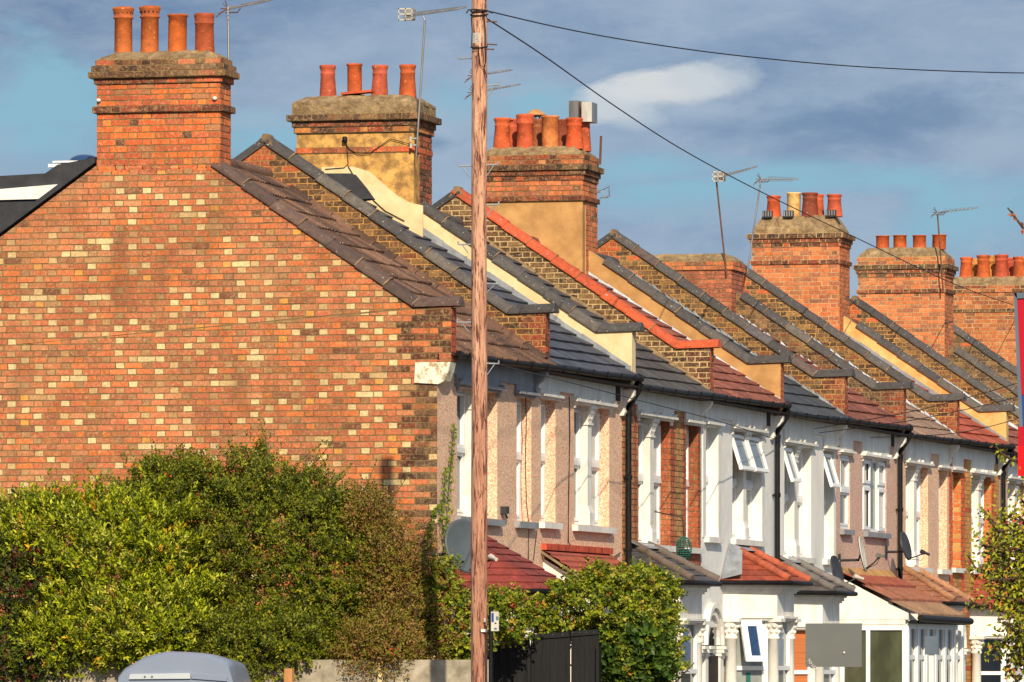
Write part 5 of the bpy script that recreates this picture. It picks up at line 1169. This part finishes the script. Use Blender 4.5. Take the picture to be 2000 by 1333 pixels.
IVYD = [((68, 92, 30), 3), ((82, 108, 34), 3), ((54, 76, 26), 2), ((116, 136, 46), 1)]
YEL = ([((226, 176, 50), 2), ((206, 150, 40), 1), ((180, 170, 60), 1)], .035)
def B(px, py, Y, wpx, hpx, ry): s = 167.; return (px, py, Y, wpx / s, ry, hpx / s)
shrub('dark_shrub', 'big dark olive shrub against the speckled gable, tallest of the hedge', 'shrub', [B(470, 1100, -3.20, 200, 205, .9), B(330, 1010, -3.20, 110, 110, .7), B(600, 1120, -3.20, 150, 185, .8), B(500, 1275, -4.10, 170, 80, .8), B(690, 1150, -3.20, 95, 130, .7)], 1800, .047, .023, DARKG, up=.45, tips=.16, whips=[(600, 925, 668, 838, -3.2), (525, 915, 508, 822, -3.2), (560, 930, 640, 860, -3.3), (470, 905, 482, 872, -3.2), (690, 1010, 735, 900, -3.2), (740, 1030, 800, 925, -3.2), (200, 950, 170, 915, -3.2), (640, 960, 690, 905, -3.3), (330, 910, 300, 878, -3.2), (380, 905, 410, 880, -3.2), (155, 1000, 150, 940, -3.6)], accents=([((150, 80, 34), 1), ((190, 96, 40), 1)], .012), base=[(470, -3.20, 2.2), (600, -3.20, 2.4), (380, -3.20, 2.2)])
shrub('laurel_bush', 'bright glossy green laurel bush with yellow sprays at left', 'shrub', [B(240, 1130, -4.00, 175, 160, .8), B(110, 1060, -3.80, 140, 95, .7), B(270, 1225, -4.30, 165, 100, .8), B(130, 1250, -4.20, 120, 80, .7), B(20, 1060, -3.70, 110, 70, .6)], 1050, .064, .027, LAUREL, up=.75, accents=YEL, tips=.14, spread=.7, base=[(240, -3.90, 1.8), (120, -3.80, 1.9)])
shrub('berry_shrub', 'dark shrub with small red berries at the bottom left edge', 'shrub', [B(30, 1180, -4.20, 110, 130, .6), B(40, 1290, -4.30, 130, 80, .6), B(-60, 1100, -4.00, 110, 120, .6)], 850, .05, .026, REDG, up=.2, berries=([((196, 30, 26), 3), ((206, 60, 24), 1)], .075), base=[(20, -4.20, 1.4)])
shrub('brown_shrub', 'thin brownish autumn shrub beside the dark quoins of the gable corner', 'shrub', [B(775, 1130, -3.60, 78, 115, .5), B(715, 1005, -3.40, 55, 55, .4), B(800, 1230, -3.80, 85, 85, .55), B(745, 1270, -4.40, 95, 70, .45)], 1000, .038, .018, BROWNG, up=.3, depth=.6, tips=.25, berries=([((206, 50, 30), 2), ((220, 90, 40), 1)], .02), base=[(760, -3.60, 2.0), (800, -3.70, 1.6)])
shrub('corner_ivy', 'mixed ivy and brambles around the foot of the wooden pole', 'ivy', [B(870, 1190, -3.60, 42, 90, .35), B(905, 1230, -3.60, 55, 75, .35), B(985, 1205, -0.30, 70, 52, .35)], 800, .045, .036, IVY + [((150, 100, 50), 1)], up=.1, ymax=.2, depth=.5, accents=([((196, 100, 50), 1), ((206, 160, 60), 1)], .04), base=[(880, -3.60, 1.8)])
shrub('ivy_mound', 'large ivy mound spilling over the black fence', 'ivy', [B(1190, 1186, 1.6, 128, 74, .8), B(1255, 1265, 1.3, 74, 100, .7), B(1095, 1200, 1.5, 72, 52, .7), B(1270, 1172, 1.8, 50, 60, .6)], 800, .048, .042, IVY, up=.35, ymax=2.4, tips=.12, accents=([((206, 150, 50), 1), ((190, 120, 50), 1)], .02), base=[(1250, 1.4, 2.2), (1180, 1.5, 2.2)])
# hanging dark glossy ivy leaves on the right end of the mound
shrub('hanging_ivy', 'curtain of dark glossy ivy leaves hanging beside the black fence', 'ivy', [B(1245, 1280, 1.0, 72, 78, .45)], 700, .075, .068, IVYD, up=-.5, ymax=1.4, sprig=.05, spread=1.2)
# climbing ivy strands on house corner
for lab, pl in (('longest thin ivy strand climbing the pebbledash left of the wooden pole', [(880, 1120), (870, 1040), (876, 960), (882, 890), (887, 832)]), ('shorter ivy strand climbing at the gable corner', [(862, 1120), (868, 1060), (862, 1000), (869, 945), (870, 915)]), ('stray ivy strand creeping up the dark quoins', [(826, 1120), (835, 1040), (846, 1000), (862, 985)])):
    m = MB(); P = [atY(x, y, -.06) if x < 853 else atX(x, y, XF + .04) for x, y in pl]; t = thing('ivy_strand', lab, 'ivy', tuple(P[0]), 'ivy strands on the house corner')
    m.tube(P, .005, 'bark', 5); m.build('stem', t, t); m = MB()
    for i in range(len(P) - 1):
        for k in range(34):
            q = P[i].lerp(P[i + 1], NR.random()) + V((NR.uniform(-.005, .03), NR.uniform(-.1, .1) if pl[0][0] > 853 else 0, 0)); wdt = .05 * (1 - i / len(P) * .4)
            leaf(m, q, V((NR.uniform(-.6, .8), NR.uniform(-1, .2), NR.uniform(-.6, .8))), V((.4, -1, .3)), wdt, wdt * .85, pick(NR, [((110, 132, 40), 2), ((80, 104, 34), 2), ((150, 150, 50), 1)]))
    m.build('foliage', t, t)
# tall whippy shoots above hedge
for px, py, hx, hy in ((590, 912, 655, 850), (520, 900, 510, 820), (690, 930, 730, 905)):
    pass
# ------------------------------------------------------------------ right-hand tree
t = thing('street_tree', 'leafy autumn tree reaching in from the right edge before the striped brick house', 'tree', (atY(2080, 1200, -8).x, -8, 0))
TY = -8.; m = MB(); tr = atY(2085, 1290, TY).x
m.tube([(tr, TY, 0), (tr + .05, TY, 1.5), (tr - .02, TY, 3.2), (tr + .08, TY, 5.2), (tr, TY, 7)], [.11, .095, .075, .05, .02], 'bark', 12); m.build('trunk', t, t)
m = MB(); lm = MB()
TREE = [((152, 152, 28), 3), ((110, 118, 28), 3), ((168, 168, 40), 2), ((110, 84, 42), 1.2), ((72, 60, 36), 1), ((214, 134, 34), .35), ((170, 60, 34), .15)]
def bough(pts, nleaf, spr=.10, L=.062):
    P = [atY(x, y, TY + dy) for x, y, dy in pts]; m.tube(P, [.02 * (1 - i / len(P)) + .004 for i in range(len(P))], 'bark', 6)
    for i in range(len(P) - 1):
        for k in range(nleaf):
            f = NR.random(); q = P[i].lerp(P[i + 1], f) + V((NR.gauss(0, spr), NR.gauss(0, spr), NR.gauss(0, spr * .8)))
            leaf(lm, q, V((NR.uniform(-.8, .5), NR.uniform(-.7, .5), NR.uniform(-1.1, .3))), V((NR.gauss(0, .4), -1, NR.gauss(.5, .5))), L * NR.uniform(.7, 1.2), L * .52 * NR.uniform(.8, 1.2), pick(NR, TREE))
for i in range(34):
    yy = 1010 + i * 8.5; xl = {0: 1962, 1: 1935, 2: 1918, 3: 1908, 4: 1905, 5: 1915, 6: 1925, 7: 1945, 8: 1965, 9: 1985}.get(int((yy - 960) / 30), 1960)
    dy = NR.uniform(-.5, .5); bough([(2085, yy + 70, 0), (2040, yy + 40, dy * .5), ((xl + 2040) / 2 + 10, yy + 10, dy), (xl + 18, yy + NR.uniform(-10, 14), dy)], 56, .10)
for i in range(3, 10, 2): bough([(2085, 960 + i * 20, 0), (2040, 930 + i * 18, .2), (2002, 900 + i * 17, .1), (1985 + NR.uniform(-8, 10), 905 + i * 14, 0)], 20, .08)
bough([(2030, 1200, 0), (1990, 1235, 0), (1950, 1262, 0), (1938, 1275, 0)], 34, .06); bough([(1990, 1160, 0), (1940, 1120, 0), (1905, 1110, 0), (1890, 1085, 0)], 24, .04, .05); bough([(1960, 1050, 0), (1930, 1010, 0), (1915, 990, 0)], 20, .04, .05); bough([(2000, 1190, 0), (1960, 1195, 0), (1930, 1185, 0), (1905, 1180, 0), (1893, 1170, 0)], 16, .035, .05)
bough([(1990, 1330, 0), (1975, 1318, 0), (1968, 1300, 0)], 8, .03, .05); bough([(2040, 880, 0), (2000, 905, 0), (1975, 898, 0), (1955, 885, 0), (1945, 872, 0)], 12, .035, .055)
m.build('branch', t, t); m = MB(); lm.build('foliage', t, t)
lm = MB(); m = MB(); TREE = [((190, 100, 40), 2), ((160, 80, 36), 2), ((200, 140, 50), 1)]
bough([(2085, 520, 0), (2030, 468, 0), (2000, 448, 0), (1985, 428, 0), (1968, 406, 0)], 5, .02, .06); m.build('bare_twig', t, t); lm.build('autumn_leaves', t, t)
# ------------------------------------------------------------------ ground
def sheet(name, x0, x1, y0, y1, z, mat):
    m = MB(); m.face([(x0, y0, z), (x1, y0, z), (x1, y1, z), (x0, y1, z)], mat); return kind(m.build(name), 'structure')
sheet('ground', -1500, 1500, -300, 2500, -.12, 'earth')
m = MB(); m.box((-30, -6.6, -.11), (-18.0, 75, -.0), 'paving'); kind(m.build('pavement'), 'structure')
m = MB(); m.box((-18.0, -90, -.112), (-15.6, 140, -.001), 'paving'); m.box((-15.6, -90, -.113), (-15.46, 140, .003), 'mortar_grey'); kind(m.build('pavement'), 'structure')
sheet('road', -15.46, -8.2, -90, 200, -.10, 'asphalt'); sheet('side_road', -60, -18.0, -17, -6.65, -.10, 'asphalt')
m = MB(); m.box((-8.2, -90, -.11), (-5., 140, 0), 'paving'); kind(m.build('pavement'), 'structure')
# ------------------------------------------------------------------ light and sky
SAZ, SEL = math.radians(21.5), math.radians(30)
sd = V((math.cos(SEL) * math.sin(SAZ), -math.cos(SEL) * math.cos(SAZ), math.sin(SEL)))
sl = bpy.data.lights.new('sun', 'SUN'); sl.energy = 4.75; sl.angle = math.radians(.5); sl.color = (1., .87, .66)
so = bpy.data.objects.new('sun', sl); COL.objects.link(so); so.rotation_euler = (-sd).to_track_quat('-Z', 'Y').to_euler()
w = bpy.data.worlds.new('World'); scene.world = w; w.use_nodes = True; nt = w.node_tree; nt.nodes.clear()
out = node(nt, 'ShaderNodeOutputWorld'); bg = node(nt, 'ShaderNodeBackground'); nt.links.new(bg.outputs[0], out.inputs[0]); bg.inputs[1].default_value = .1
sky = node(nt, 'ShaderNodeTexSky', sky_type='NISHITA'); sky.sun_disc = False; sky.sun_elevation = SEL; sky.sun_rotation = math.pi - SAZ
tc = node(nt, 'ShaderNodeTexCoord'); sp = node(nt, 'ShaderNodeSeparateXYZ'); nt.links.new(tc.outputs['Generated'], sp.inputs[0])
def mth(op, a, b=None):
    n = node(nt, 'ShaderNodeMath', operation=op)
    for i, v in enumerate((a, b)):
        if v is None: continue
        if isinstance(v, (int, float)): n.inputs[i].default_value = v
        else: nt.links.new(v, n.inputs[i])
    return n.outputs[0]
az = mth('ARCTAN2', sp.outputs[0], sp.outputs[1]); el = mth('ARCSINE', sp.outputs[2])
cb = node(nt, 'ShaderNodeCombineXYZ'); nt.links.new(mth('MULTIPLY', az, 1.), cb.inputs[0]); nt.links.new(mth('MULTIPLY', el, 2.3), cb.inputs[1])
cv = cb.outputs[0]
def sc10(c, k=10.): return tuple(x * k for x in lin(c))
n1 = noise(nt, 15, 9, .58, cv, .35); n2 = noise(nt, 34, 11, .62, cv, .45)
def blob(px, py, rx, ry, e0_=1.2, e1_=.15):      # a cloud patch at a fixed bearing and elevation
    a0 = -TH + math.atan((px - 1000) / F); e0 = math.atan((HY - py) / F)
    dx = mth('DIVIDE', mth('SUBTRACT', az, a0), rx / F); dy = mth('DIVIDE', mth('SUBTRACT', el, e0), ry / F)
    r = mth('SQRT', mth('ADD', mth('MULTIPLY', dx, dx), mth('MULTIPLY', dy, dy)))
    return ramp(nt, mth('ADD', r, mth('MULTIPLY', mth('SUBTRACT', n2, .5), 4.2)), e0_, e1_)
c = mixc(nt, ramp(nt, n1, .38, .64), sc10((140, 160, 184)), sc10((106, 130, 162)))
c = mixc(nt, ramp(nt, n2, .46, .68, 0, .55), c, sc10((146, 166, 186)))
c = mixc(nt, ramp(nt, noise(nt, 75, 8, .65, cv, .4), .42, .7, 0, .35), c, sc10((168, 182, 196)))
c = mixc(nt, mth('MULTIPLY', ramp(nt, el, .095, .055), ramp(nt, n2, .38, .6, .1, .6)), c, sc10((156, 178, 196)))
clear = None
for b in ((70, 210, 240, 110), (560, 270, 260, 55), (880, 205, 200, 80), (1040, 200, 110, 60), (1380, 375, 240, 50), (1560, 360, 300, 38), (1900, 430, 220, 80), (1250, 330, 200, 40), (60, 280, 200, 60)):
    q = blob(*b); clear = q if clear is None else mth('MAXIMUM', clear, q)
c = mixc(nt, mth('MULTIPLY', clear, .92), c, sc10((130, 174, 194)))
for b, k, colr in (((860, 280, 150, 40), .8, (94, 126, 158)), ((1820, 220, 330, 60), .55, (96, 124, 158)), ((1560, 250, 260, 45), .45, (98, 126, 160)), ((1330, 130, 340, 50), .4, (116, 142, 172)), ((1450, 410, 150, 28), .6, (140, 162, 182)), ((80, 330, 240, 30), .8, (136, 162, 184)),
                   ((1300, 170, 120, 40), .85, (206, 208, 208)), ((1200, 205, 75, 45), .8, (196, 202, 206)), ((1390, 160, 90, 36), .7, (184, 194, 202)), ((1240, 235, 60, 30), .6, (176, 188, 198)), ((1330, 215, 90, 24), .4, (160, 176, 192)), ((1960, 290, 120, 45), .5, (160, 176, 192)), ((500, 235, 120, 28), .5, (150, 174, 192)), ((930, 300, 160, 26), .7, (146, 162, 180))):
    c = mixc(nt, mth('MULTIPLY', blob(*b, *((1.05, .45) if colr[0] > 170 else ())), k), c, sc10(colr))
hi = ramp(nt, el, .13, .45, 0., 1.)
top = mixc(nt, .55, sc10((204, 216, 236)), sky.outputs[0])
c = mixc(nt, hi, c, top)
nt.links.new(c, bg.inputs[0])
# ------------------------------------------------------------------ camera and view
cam = bpy.data.cameras.new('camera'); co = bpy.data.objects.new('camera', cam); COL.objects.link(co); scene.camera = co
co.location = (0, CY, CZ); co.rotation_euler = (math.pi / 2, 0, TH); cam.sensor_width = 36; cam.lens = F * 36 / 2000; cam.shift_y = (HY - 666.5) / 2000; cam.clip_end = 5000; cam.clip_start = .5
scene.view_settings.view_transform = 'Standard'; scene.view_settings.look = 'None'; scene.view_settings.exposure = .22; scene.view_settings.gamma = 1
scene.cycles.max_bounces = 6; scene.cycles.transparent_max_bounces = 8
